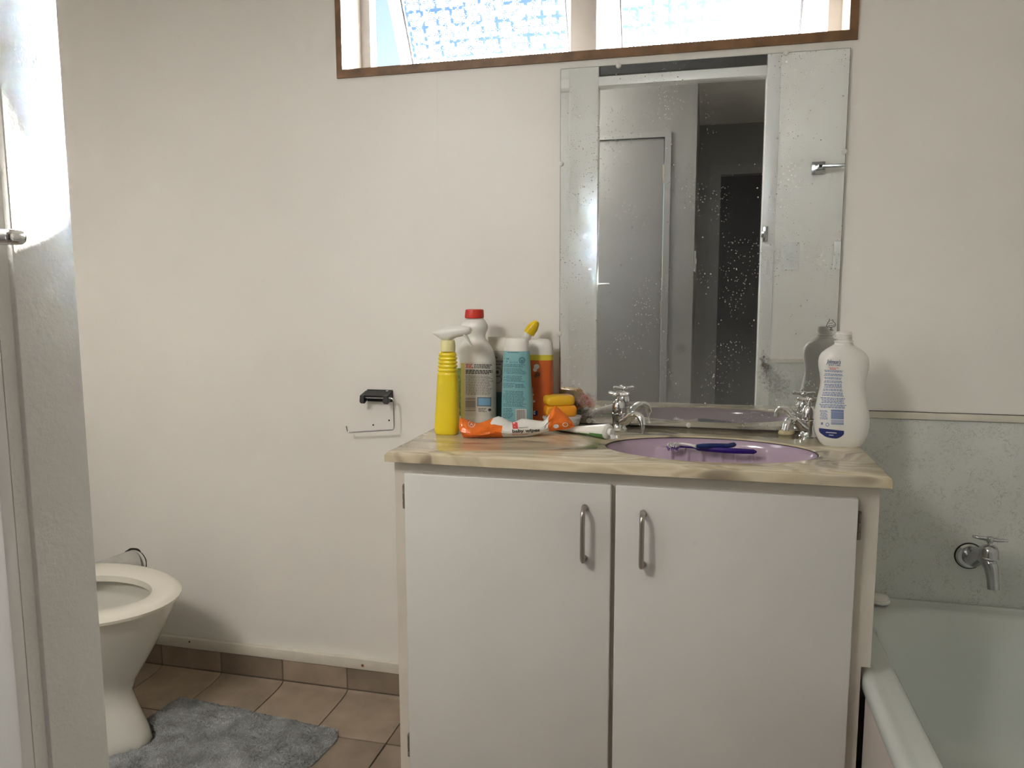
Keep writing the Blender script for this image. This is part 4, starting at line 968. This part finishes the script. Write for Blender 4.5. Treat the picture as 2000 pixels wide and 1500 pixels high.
# ---- soap dish with two bars
def soaps():
    Y = -0.078
    a, b_ = atY(1062, 826, Y), atY(1134, 826, Y); cx = (a.x+b_.x)/2; rx = (b_.x-a.x)/2
    z2, z1, z0 = atY(1090, 771.5, Y).z, atY(1090, 790.5, Y).z, atY(1090, 811.5, Y).z
    hd = z0-ZT
    k = MB(); rg = []
    for i in range(9):
        q = i/8; rg.append(rrect(cx-rx*(.80+.2*q)-(0.002 if i % 2 else 0), cx+rx*(.80+.2*q)+(0.002 if i % 2 else 0), Y-0.030*(.8+.2*q), Y+0.030*(.8+.2*q), 0.018, ZT+hd*q*0.98))
    k.loft(rg); tag(k.build('soap_dish', MT['dish'], sharp=20), 'white ribbed soap dish under the stacked soap bars', 'soap dish')
    def bar(x0, x1, za, zb, mat, rot, name, label):
        m_ = MB(); L, W_, Hh = (x1-x0)/2*0.82, 0.0255, (zb-za)/2; rg = []
        for q in (-1, -.92, -.6, -.1, .1, .6, .92, 1): 
            s_ = (1-abs(q)**4*0.16); rg.append(ring(0, 0, q*Hh, L*s_, W_*s_, 7.0, 64))
        m_.loft(rg).xf(Matrix.Translation(((x0+x1)/2, Y, (za+zb)/2)) @ Matrix.Rotation(rot, 4, 'Z'))
        tag(m_.build(name, mat, sharp=70), label, 'soap', 'stacked soap bars')
    bar(atY(1056.5, 800, Y).x, atY(1131, 800, Y).x, z0, z1, MT['soap_orange'], 0.40, 'soap_bar', 'orange soap bar, lower of the two on the dish')
    bar(atY(1057, 780, Y).x, atY(1126, 780, Y).x, z1+0.0005, z2, MT['soap_yellow'], 0.50, 'soap_bar', 'yellow soap bar, upper of the two on the dish')
soaps()

# ---- crumpled baby wipes packet
def wipes():
    # px, top row, foot row, front bulge, material (0 orange, 1 white)
    st = [(897.5, 818, 838, .004), (901, 815, 848, .010), (905, 818, 858.5, .016), (914, 821, 858.5, .022), (924, 826, 858, .026), (934, 826.5, 858.5, .028), (944, 823, 859.5, .030), (953, 819.5, 860.5, .031), (962, 816, 861, .032), (970, 813.2, 861, .032), (978, 815.5, 861.5, .031),
          (984.5, 819, 861.6, .031), (992, 823, 861, .030), (1000, 825, 860, .030), (1008, 821.5, 858.8, .029), (1016, 818, 857.5, .028), (1026, 818, 855.5, .027), (1038, 820, 852.5, .025), (1050, 821.5, 849.5, .023), (1060, 822.5, 847.2, .021), (1066, 819, 846, .020), (1068.5, 815, 845.2, .019), (1073, 807, 844, .018), (1078, 799, 843.2, .016), (1083.5, 791.5, 841.8, .014), (1090, 797, 841, .013), (1098, 804, 840.2, .011), (1107, 812, 839, .009), (1116, 822, 836.5, .006), (1121.5, 830, 833.5, .002)]
    rg = []; N_ = 28
    for i, (px, t_, f_, d) in enumerate(st):
        yb = -0.266+0.035*min(1, (px-897)/100)+max(0, px-997)/125*0.055
        lo = max(ZT+0.0006, atY(px, f_, yb-d*0.5).z)
        hi = atY(px, t_, yb+d*0.3).z; xx = atY(px, (t_+f_)/2, yb).x
        r = []
        for j in range(N_):
            a = 2*math.pi*j/N_; c, s_ = math.cos(a), math.sin(a); q = (s_+1)/2
            y = yb+d*math.copysign(abs(c)**0.8, c)*(0.35+0.65*math.sin(math.pi*min(1, .12+.8*(1-q))))+d*0.35*q
            z = lo+(hi-lo)*q
            n3 = noise.noise(Vector((i*0.55, j*0.6, 2.0))); n4 = noise.noise(Vector((i*1.3, j*1.1, 7.0)))
            inner = min(1, q*4)*min(1, (1-q)*6)*(0.35 if 986 < px < 1062 else 1.0)
            r.append(Vector((xx+0.003*n4*inner, y+(0.006*n3+0.003*n4)*inner, z+0.0022*n4*inner)))
        rg.append(r)
    def mf(i, j):
        px = st[i][0]; q = (math.sin(2*math.pi*(j+.5)/N_)+1)/2
        lim = 982 if q < 0.72 else 956+14*(1-q)
        return 1 if lim <= px < 1069 else 0
    mb = MB(); mb.loft(rg, mf=mf)
    root = tag(mb.build('baby_wipes_packet', [MT['wipe_orange'], MT['wipe_white']], sharp=22), 'crumpled orange and white packet of baby wipes on the counter', 'packet')
    bv = mb.bvh()
    cast(bv, [text2('baby wipes', 1000.5, 845, 6.2, 54, 0.035, 0.0, -0.045), text2('essentials', 1013.5, 836.5, 2.6, 18, 0.01, 0.0, -0.07)], 'print', MT['print_dark'], root, 0.0018)
    cast(bv, [text2('lightly scented', 1000.5, 850, 3.0, 30, 0.0, 0.0, -0.04), grid(1000, 824.5, 1010.5, 837.5, 4, 4, 0.0, 1.5)], 'red_print', MT['print_red'], root, 0.0012)
    cast(bv, [disc2(921, 828, 7.0, 28, 6.4, .84), disc2(1086, 832.5, 5.5, 18, 4.2), disc2(1104, 829.5, 5.6, 20, 4.2, .75)]+[text2('A', 917.8, 831, 5.0, 6.0, 0.02)]+[text2('B', 1003.5, 837, 4.0, 4.0, 0.02)], 'white_print', MT['print_white'], root, 0.0009)
wipes()

# ---- toothpaste tube
def toothpaste():
    A = atZ(1078, 837, ZT)+Vector((0, 0, 0.002)); B = atZ(1186, 858, ZT); B.z = ZT+0.0195
    root = thing('toothpaste_tube', ((A.x+B.x)/2, (A.y+B.y)/2, ZT), 'white and green toothpaste tube with flipped open cap beside the basin', 'toothpaste')
    ax = (B-A); ax.z = 0; L = ax.length; ax.normalize(); sd = Vector((ax.y, -ax.x, 0)); rg = []
    for i in range(15):
        q = i/14; w_ = 0.024-0.005*q; h = 0.0012+0.0172*q**1.25
        c = A+ax*L*q; c.z = ZT+0.0004+h+0.002*math.sin(q*3.1)
        rg.append([c+sd*w_*math.cos(2*math.pi*j/28)+Vector((0, 0, h*math.sin(2*math.pi*j/28))) for j in range(28)])
    mb = MB(); mb.loft(rg, mf=lambda i, j: 1 if (i > 7 and math.sin(2*math.pi*(j+.5)/28) < -0.25-0.04*(13-i)) else 0)
    mb.build('body', [MT['paste_white'], MT['paste_green']], root, sharp=60)
    c = A+ax*L; c.z = ZT+0.0188
    MB().lathe([(0.0186, -0.001), (0.0184, 0.002), (0.0125, 0.0065), (0.0085, 0.007), (0.0085, 0.015), (0.0078, 0.016), (0.004, 0.016)], c, n=28, ax=ax).build('shoulder', MT['paste_white'], root, sharp=30)
    e = c+ax*0.015
    pth = [e+Vector((0, 0, -0.006)), e+ax*0.004+Vector((0, 0, -0.011)), e+ax*0.009+Vector((0, 0, -0.0145))]
    MB().tube(pth, [(.0075, .0016), (.0085, .0022), (.0075, .0014)], n=16, flat=sd).build('cap', MT['paste_white'], root)
toothpaste()

# ---- basin taps
def basin_tap(px, py, ang, label, name='basin_tap', arms=0.3, water=False, sc=1.0):
    base = atZ(px, py, ZT); base.y = min(base.y, -0.040); base.x = at(px, py, 1, base.y).x
    root = thing(name, base, label, 'tap', 'basin taps')
    T = Matrix.Translation(base) @ Matrix.Rotation(ang, 4, 'Z') @ Matrix.Scale(sc, 4)
    b_ = MB(); b_.lathe([(0.0225, 0.0), (0.0225, 0.003), (0.0185, 0.007), (0.0165, 0.016), (0.0160, 0.030), (0.0175, 0.036), (0.0178, 0.042), (0.0160, 0.0435), (0.010, 0.0445)], (0, 0, 0), n=32)
    b_.xf(T).build('body', MT['chrome'], root, sharp=40)
    s_ = MB(); s_.tube(smooth_path([(0.004, 0, 0.018), (0.022, 0, 0.024), (0.040, 0, 0.040), (0.058, 0, 0.046), (0.074, 0, 0.040), (0.079, 0, 0.022)], 0.012, 5), [(.0115, .0115)]*6+[(.0105, .010)]*8+[(.0095, .009)]*8+[(.0088, .0088)]*4, n=18)
    s_.xf(T).build('spout', MT['chrome'], root, sharp=50)
    b_ = MB(); b_.lathe([(0.0150, 0.0445), (0.0158, 0.047), (0.0158, 0.060), (0.0145, 0.069), (0.0105, 0.0755), (0.006, 0.0775), (0.0055, 0.088)], (0, 0, 0), n=32)
    b_.xf(T).build('bonnet', MT['chrome'], root, sharp=40)
    h = MB(); h.lathe([(0.006, 0.084), (0.0095, 0.087), (0.0100, 0.093), (0.0085, 0.0965), (0.004, 0.0975)], (0, 0, 0), n=24)
    for q in range(4):
        a = arms+q*math.pi/2; d = Vector((math.cos(a), math.sin(a), 0))
        h.tube([d*0.006+Vector((0, 0, .091)), d*0.014+Vector((0, 0, .0915)), d*0.022+Vector((0, 0, .0925)), d*0.027+Vector((0, 0, .0925)), d*0.0285+Vector((0, 0, .0925))], [(.0075, .0058), (.0060, .0050), (.0072, .0060), (.0062, .0050), (.003, .0022)], n=12, flat=(-d.y, d.x, 0))
    h.xf(T).build('cross_handle', MT['chrome'], root, sharp=50)
    if water:
        tip = T @ Vector((0.0795, 0, 0.021))
        zb = ZT-0.060
        k = MB(); k.tube([tip+Vector((0, 0, 0.004)), tip+Vector((-.0005, 0, -0.006)), tip+Vector((-.001, 0, -0.012)), Vector((tip.x-.0015, tip.y, tip.z-0.03)), Vector((tip.x-.002, tip.y, zb))], [.0055, .0042, .0026, .0018, .0016], n=12)
        k.build('water_stream', MT['water'], root)
    return base
basin_tap(1208, 839, -0.62, 'chrome basin tap with running water, left of the basin', water=True)
basin_tap(1578, 853, math.pi+0.75, 'chrome basin tap half hidden behind the white lotion bottle', arms=0.9)
# scrap of soap by the far tap
c = atZ(1536, 848, ZT); k = MB(); k.loft([ring(c.x, c.y, ZT+z, rx, rx*.6, 2.2, 24, .3) for z, rx in ((0.0003, .019), (.004, .0205), (.009, .018), (.0115, .010))]); tag(k.build('soap_scrap', MT['soap_cream']), 'small cream scrap of soap under the right tap spout', 'soap')

# ---- toothbrushes on the basin ledge
def toothbrush(pix, zs, mat, bm_, label, rads, head_n):
    pts = []
    for (px, py), z in zip(pix, zs): pts.append(atZ(px, py, z))
    mid = pts[len(pts)//2]
    root = thing('toothbrush', (mid.x, mid.y, mid.z-0.006), label, 'toothbrush', 'toothbrushes in the basin')
    if head_n == 1:
        MB().tube(pts[1:5], rads[1:5], n=14, flat=(0, 0, 1)).build('neck', MT['white_plastic'], root, sharp=70)
        MB().tube(pts[4:], rads[4:], n=14, flat=(0, 0, 1)).build('handle', mat, root, sharp=70)
        MB().tube(pts[:2], rads[:2], n=14, flat=(0, 0, 1)).build('head', MT['white_plastic'], root, sharp=70)
    else:
        MB().tube(pts, rads, n=14, flat=(0, 0, 1)).build('handle', mat, root, sharp=70)
    k = MB(); a, b_ = pts[0], pts[1]
    rnd = random.Random(head_n)
    for i in range(7):
        for j in (-1, 0, 1):
            o = a+(b_-a)*(i+.3)/7+Vector((0, -0.001, 0.0025*j)); t_ = o+Vector((rnd.gauss(0, .001), -0.010+rnd.gauss(0, .001), -0.001+0.0015*j+rnd.gauss(0, .001)))
            k.tube([o, t_], [.0015, .0013], n=7)
    k.build('bristles', bm_, root, smooth=False)
zl = ZT-0.0170
toothbrush([(1305, 868), (1328, 866.5), (1340, 867.5), (1351, 869.5), (1360, 871.5), (1372, 871.5), (1390, 870.5), (1408, 870.5), (1422, 870.5), (1429, 869.5), (1434, 868.5), (1438, 868.5)], [zl+.0085]*12, MT['brush_blue'], MT['bristle_white'], 'dark blue toothbrush with pale neck, behind the purple one in the basin',
           [(.002, .005), (.0022, .0055), (.0028, .0032), (.0028, .003), (.004, .0045), (.0062, .006), (.0058, .006), (.0056, .0055), (.0052, .005), (.0060, .0055), (.0055, .005), (.002, .002)], 1)
toothbrush([(1303, 873.5), (1330, 872.5), (1345, 873.5), (1357, 874.5), (1364, 875.5), (1385, 877), (1420, 880), (1450, 881.5), (1472, 882.3), (1478, 882.5)], [zl]*10, MT['brush_purple'], MT['bristle_purple'], 'purple toothbrush lying in front of the blue one in the basin',
           [(.002, .005), (.0022, .0055), (.0022, .003), (.0025, .003), (.0060, .0055), (.0066, .006), (.0066, .006), (.0062, .0055), (.0058, .005), (.002, .002)], 2)

# ---- white lotion bottle
def body_lotion():
    Y = -0.150
    root = thing('lotion_bottle', (atY(1645, 870, Y).x, Y, ZT), 'open white body lotion bottle with blue print at the counter corner', 'bottle')
    rows = [(672, 1630, 1666, .9, 2), (676, 1624, 1672, .8, 2), (682, 1614, 1682, .66), (689, 1605, 1690.5, .6), (697, 1600, 1695.5), (706, 1598.3, 1697.3), (716, 1598.6, 1697), (730, 1601, 1694), (745, 1602.5, 1691), (758, 1601, 1690.5), (775, 1597, 1692.5), (795, 1592.5, 1696), (815, 1589.8, 1698), (832, 1589.5, 1697.5), (846, 1592, 1694), (857, 1596, 1689), (865, 1601, 1684), (870, 1606, 1679), (873, 1612, 1673)]
    mb = MB().loft(rings_px(rows, Y, 0.56, 2.5, ZT, rot=0.0, N_=72)); mb.build('body', MT['white_plastic'], root, sharp=60)
    nk = MB(); pr = [(648, 1634, 1662.5), (649, 1633, 1664), (650.5, 1633.5, 1663.5)]
    for i in range(3): r0 = 652+i*4; pr += [(r0, 1632, 1665), (r0+1.8, 1632, 1665), (r0+2.3, 1634, 1663), (r0+3.6, 1634, 1663)]
    pr += [(665, 1632, 1666), (666, 1629, 1668.5), (668, 1629, 1668.5), (669, 1631, 1666), (674, 1629, 1668)]
    rg = rings_px(pr, Y, 1.0, 2.0, N_=40); top_ = rg[-1]; cen = sum(top_, Vector())/40
    rg += [[cen+(p-cen)*0.84 for p in top_], [cen+(p-cen)*0.82+Vector((0, 0, -0.02)) for p in top_]]
    nk.loft(rg).build('neck', MT['white_plastic'], root, sharp=40)
    bv = mb.bvh(); R = random.Random(9)
    cast(bv, [text2("Johnson's", 1614, 709.5, 8.0, 28, 0.02, 0.25, 0.06), text2('BODY CARE', 1618.5, 713.8, 2.8, 23, 0.02, 0.0, 0.06)], 'brand_print', MT['print_navy'], root)
    cast(bv, [text2('Moisturising', 1618, 718.5, 2.8, 20, 0.0, 0.0, 0.06), *lines(1621, 719.6, 1634, 721.6, 1, R, .8, .06)], 'red_print', MT['print_red'], root)
    P = []
    for (x0, y0, x1, y1, n) in ((1610, 722.5, 1646, 727, 2), (1609, 729.5, 1647, 734.5, 2), (1609, 736.5, 1645, 741, 2), (1609, 743, 1645, 748, 2), (1608, 749.5, 1646, 758, 3), (1606.5, 759, 1647.5, 764, 2), (1605, 765.5, 1648, 774, 3), (1602, 776, 1651, 788, 4), (1600, 789, 1653, 797, 3)):
        P += lines(x0, y0, x1, y1, n, R, .55, .04, .15, True)
    P += lines(1601, 801, 1617, 820, 8, R, .5, .04, .3, True)
    cast(bv, P, 'small_print', MT['print_blue'], root)
    cast(bv, barcode(1623, 800, 1648, 830, True, R, 12, 0.03)+[disc2(1616, 829.5, 3.6, 16, 3.8, .7), grid(1603.5, 825, 1607.5, 829.5, 2, 2)], 'barcode', MT['print_blue'], root)
    vs, fs = grid(1599.5, 836, 1648.5, 853, 14, 6, 0.115)
    def bend(p):
        x, y = p; q = (y-(x-1599.5)*0.115-836)/17; m_ = 1623.5; k = 1-0.28*max(0, q-0.35)**2/0.42; return (m_+(x-m_)*k, y-max(0, q)*abs((x-m_)/24.5)**3*4.5)
    cast(bv, [([bend(p) for p in vs], fs)], 'navy_band', MT['print_navy'], root)
    cast(bv, [grid(1613, 843.5, 1634, 845, 8, 1, .08), grid(1619, 849, 1628, 850.2, 4, 1, .08)], 'band_print', MT['print_white'], root, 0.0009)
body_lotion()

# ---- small line-drawn sticker on the mirror
k = MB(); c0 = [(1620.5, 622.7), (1619.6, 625.7), (1619.7, 627.5), (1616.5, 630.2), (1615.7, 633.4), (1614.1, 636.3), (1616, 638.5), (1620, 638.5), (1622.1, 639.5), (1625.6, 638.7), (1630.7, 637.4), (1632.7, 634.7), (1631.5, 632.3), (1629.9, 629.7), (1626.9, 627.3), (1626.7, 624.6), (1625.3, 624.3)]
SK = lambda a_, r: k.tube([atY(x, y, -0.0088) for x, y in a_], r, n=6)
SK(c0, 0.0007); SK([(1622.4, 639.6), (1622.4, 644)], 0.0006); SK([(1624.8, 639.6), (1624.6, 644)], 0.0006); SK([(1621, 644), (1624, 644.6), (1627.5, 644.9)], 0.0009); SK([(1622.6, 625.7), (1623.9, 625.7)], 0.0009)
for a_ in (((1618, 632.3), (1621, 631.3)), ((1622, 631.6), (1624, 631.2)), ((1625, 631.8), (1626, 630.6)), ((1617.5, 635.6), (1621, 635.2)), ((1622, 635.9), (1626, 635.4)), ((1627, 635.4), (1630, 634.2))): SK(a_, 0.0006)
tag(k.build('mirror_sticker', MT['print_dark']), 'tiny black line-drawn sticker on the mirror above the lotion bottle', 'sticker')

# ---- toilet roll holder
def roll_holder():
    a = atY(717, 760, 0.0); root = thing('toilet_roll_holder', (-0.895, 0.0, 0.80), 'black bracket toilet roll holder with bent chrome wire arm', 'roll holder')
    yb = -0.040
    L, R_x = atY(709, 775, -0.02).x, atY(762, 775, -0.02).x; zt = atY(735, 761, -0.005).z
    k = MB(); k.box(L+0.006, R_x, -0.006, -0.0005, zt-0.034, zt, bev=0.001)
    k.add([(L, yb+0.004, zt-0.013), (L+0.010, -0.0005, zt), (R_x, -0.0005, zt), (R_x, yb+0.004, zt-0.013), (L, yb+0.004, zt-0.017), (L+0.010, -0.0005, zt-0.004), (R_x, -0.0005, zt-0.004), (R_x, yb+0.004, zt-0.017)],
          [(0, 1, 2, 3), (7, 6, 5, 4), (0, 3, 7, 4), (1, 0, 4, 5), (2, 1, 5, 6), (3, 2, 6, 7)])
    for x in (L, R_x-0.012):
        v = [(x, -0.0005, zt-0.004), (x, yb, zt-0.013), (x, yb-0.004, zt-0.030), (x, yb+0.004, zt-0.036), (x, -0.0005, zt-0.020)]; n_ = len(v)
        k.add(v+[(p[0]+0.012, p[1], p[2]) for p in v], [tuple(range(n_)), tuple(reversed(range(n_, 2*n_)))]+[(i, n_+i, n_+(i+1) % n_, (i+1) % n_) for i in range(n_)])
    k.build('bracket', MT['black_plastic'], root, smooth=False)
    pp = [atY(x, y, yb+.006) for x, y in ((704, 776.5), (768.5, 778), (770, 839.5), (679, 844.5), (676.5, 832))]
    MB().tube(smooth_path(pp, 0.010, 6), 0.0023, n=12).build('wire_arm', MT['chrome'], root)
    MB().lathe([(0.0035, 0), (0.0035, 0.0015), (0.001, 0.002)], (R_x-0.012, -0.012, zt-0.003), n=12, ax=(0, -0.3, 1)).build('screw', MT['chrome'], root)
roll_holder()

# ---- bath tap on the wall
def bath_tap():
    c = atY(1893, 1086, -0.006)
    root = thing('bath_tap', (c.x, -0.004, c.z), 'chrome wall tap with T handle above the bathtub', 'tap')
    MB().lathe([(0.030, 0.0), (0.030, 0.003), (0.026, 0.008), (0.018, 0.009)], (c.x, -0.0042, c.z), n=36, ax=(0, -1, 0)).build('flange', MT['chrome_dull'], root, sharp=30)
    MB().lathe([(0.0325, 0.0), (0.0325, 0.0012)], (c.x, -0.0041, c.z), n=36, ax=(0, -1, 0)).build('seal', MT['hole'], root)
    yb = -0.088; P = atY(1931, 1092, yb)
    MB().tube([(c.x, -0.010, c.z), (c.x+0.2*(P.x-c.x), -0.030, c.z), (c.x+.7*(P.x-c.x), -0.060, P.z+0.002), (P.x, yb, P.z-0.002), (P.x+.001, yb-0.010, P.z-0.012)], [.0185, .0180, .0180, .0175, .012], n=24).build('body', MT['chrome_dull'], root, sharp=50)
    s0, s1 = atY(1936, 1110, yb-0.006), atY(1940, 1151, yb-0.012)
    MB().tube([P+Vector((0, 0, -0.006)), s0, s0*.5+s1*.5+Vector((.001, 0, 0)), s1, s1+Vector((0, 0, 0.0005))], [.0165, .0145, .0128, .0122, .0095], n=22).build('spout', MT['chrome_dull'], root, sharp=50)
    z0 = atY(1932, 1090, yb).z
    MB().lathe([(0.0170, 0.0), (0.0205, 0.001), (0.0205, 0.003), (0.0195, 0.004), (0.0190, 0.018), (0.0165, 0.025), (0.0105, 0.0295), (0.005, 0.031), (0.0048, 0.043)], (P.x, yb, z0), n=32).build('bonnet', MT['chrome_dull'], root, sharp=35)
    h = MB(); h.lathe([(0.0055, 0.036), (0.0075, 0.039), (0.0075, 0.048), (0.006, 0.050), (0.003, 0.0505)], (P.x, yb, z0), n=20)
    hz = z0+0.0445; d = Vector((0.95, -0.30, 0)).normalized(); o = Vector((P.x, yb, hz))
    h.tube([o-d*0.036+Vector((0, 0, .002)), o-d*0.034+Vector((0, 0, .002)), o-d*0.02, o, o+d*0.02, o+d*0.034+Vector((0, 0, .002)), o+d*0.036+Vector((0, 0, .002))], [(.001, .001), (.0028, .0038), (.0042, .005), (.0045, .0055), (.0042, .005), (.0028, .0038), (.001, .001)], n=14, flat=(0, 0, 1))
    h.build('t_handle', MT['chrome_dull'], root, sharp=50)
bath_tap()

# ---- bath plug on the rim corner
c = atZ(1712, 1176, 0.434)
k = MB(); k.lathe([(0.020, 0), (0.024, 0.002), (0.024, 0.006), (0.021, 0.008), (0.022, 0.010), (0.020, 0.016), (0.012, 0.019), (0.005, 0.0195)], (c.x+0.004, min(c.y, -0.045), 0.4375), n=28)
tag(k.build('bath_plug', MT['white_plastic'], sharp=30), 'round white bath plug left on the corner of the bathtub rim', 'plug')

# ---- lever handle on the door post
tp = atY(43, 463, -1.593)
root = thing('door_lever', (-0.55, -1.577, tp.z), 'chrome lever handle at the left edge beside the sunlit door post', 'handle')
MB().lathe([(0.024, 0), (0.024, 0.004), (0.020, 0.007), (0.010, 0.008), (0.009, 0.014)], (-0.55, -1.577, tp.z), n=28, ax=(0, -1, 0)).build('rose', MT['chrome'], root, sharp=40)
MB().box(-0.560, tp.x, -1.602, -1.587, tp.z-0.0048, tp.z+0.0048, bev=0.0042, seg=4).build('lever', MT['chrome'], root, sharp=50)

# ---- things on the door wall and in the hall, seen in the mirror
def switch(x, z, label):
    root = thing('light_switch', (x, YR, z), label, 'switch', 'switch plates on the door wall')
    MB().box(x-0.037, x+0.037, YR+0.0005, YR+0.009, z-0.058, z+0.058, bev=0.003).build('plate', MT['switch'], root)
    MB().box(x-0.010, x+0.010, YR+0.009, YR+0.014, z-0.016, z+0.016, bev=0.002).build('rocker', MT['switch'], root)
a = atY(1542, 500, 1.5); switch(a.x, a.z, 'white light switch nearest the door jamb, seen in the mirror')
switch(0.560, a.z, 'white light switch plate at the right edge of the mirror reflection')
a = atY(1597, 330, 1.5)
root = thing('towel_rail', (0.72, YR, a.z), 'chrome towel rail with square mounts, seen in the mirror', 'towel rail')
for x in (a.x, a.x+0.56):
    mo = MB(); mo.box(x-0.026, x+0.026, YR+0.0005, YR+0.010, a.z-0.026, a.z+0.026, bev=0.002); mo.box(x-0.010, x+0.010, YR+0.010, YR+0.062, a.z-0.010, a.z+0.010, bev=0.002); mo.build('mount', MT['chrome_dull'], root)
MB().box(a.x-0.008, a.x+0.568, YR+0.048, YR+0.062, a.z-0.007, a.z+0.007, bev=0.002).build('bar', MT['chrome_dull'], root)
root = thing('light_switch', (-0.06, -2.57, 1.36), 'white switch plate on the passage corner, seen edge-on in the mirror', 'switch')
MB().box(-0.0595, -0.050, -2.607, -2.533, 1.302, 1.418, bev=0.003).build('plate', MT['switch'], root)
MB().box(-0.050, -0.045, -2.580, -2.560, 1.345, 1.375, bev=0.002).build('rocker', MT['switch'], root)

# ---- unseen lantern added in the hall to brighten the bathroom through the doorways
def emissive(name, col, st):
    m = pm(name, (0.8, 0.8, 0.8), 0.3); nt = m.node_tree; p = nt.nodes['Principled BSDF']
    p.inputs['Emission Color'].default_value = (*col, 1); p.inputs['Emission Strength'].default_value = st; return m
LP = Vector((-1.2, -2.1, 2.18)); LR = 0.19
root = thing('added_lantern', (LP.x, LP.y, LP.z-LR), 'round white lantern added under the hall ceiling as unseen fill light', 'lamp')
MB().lathe([(0.05, 0.0), (0.05, -0.012), (0.01, -0.02), (0.01, -0.04)], (LP.x, LP.y, ZC-0.0005), n=32).build('ceiling_rose', MT['white_plastic'], root)
k = MB(); k.lathe([(0.001, -LR)]+[((LR+(0.002 if a % 20 else 0))*math.cos(math.radians(a)), LR*math.sin(math.radians(a))) for a in range(-80, 81, 10)]+[(0.001, LR)], LP, n=32); k.build('globe', emissive('added_lantern_glow', (1.0, 0.955, 0.90), 25.0), root)
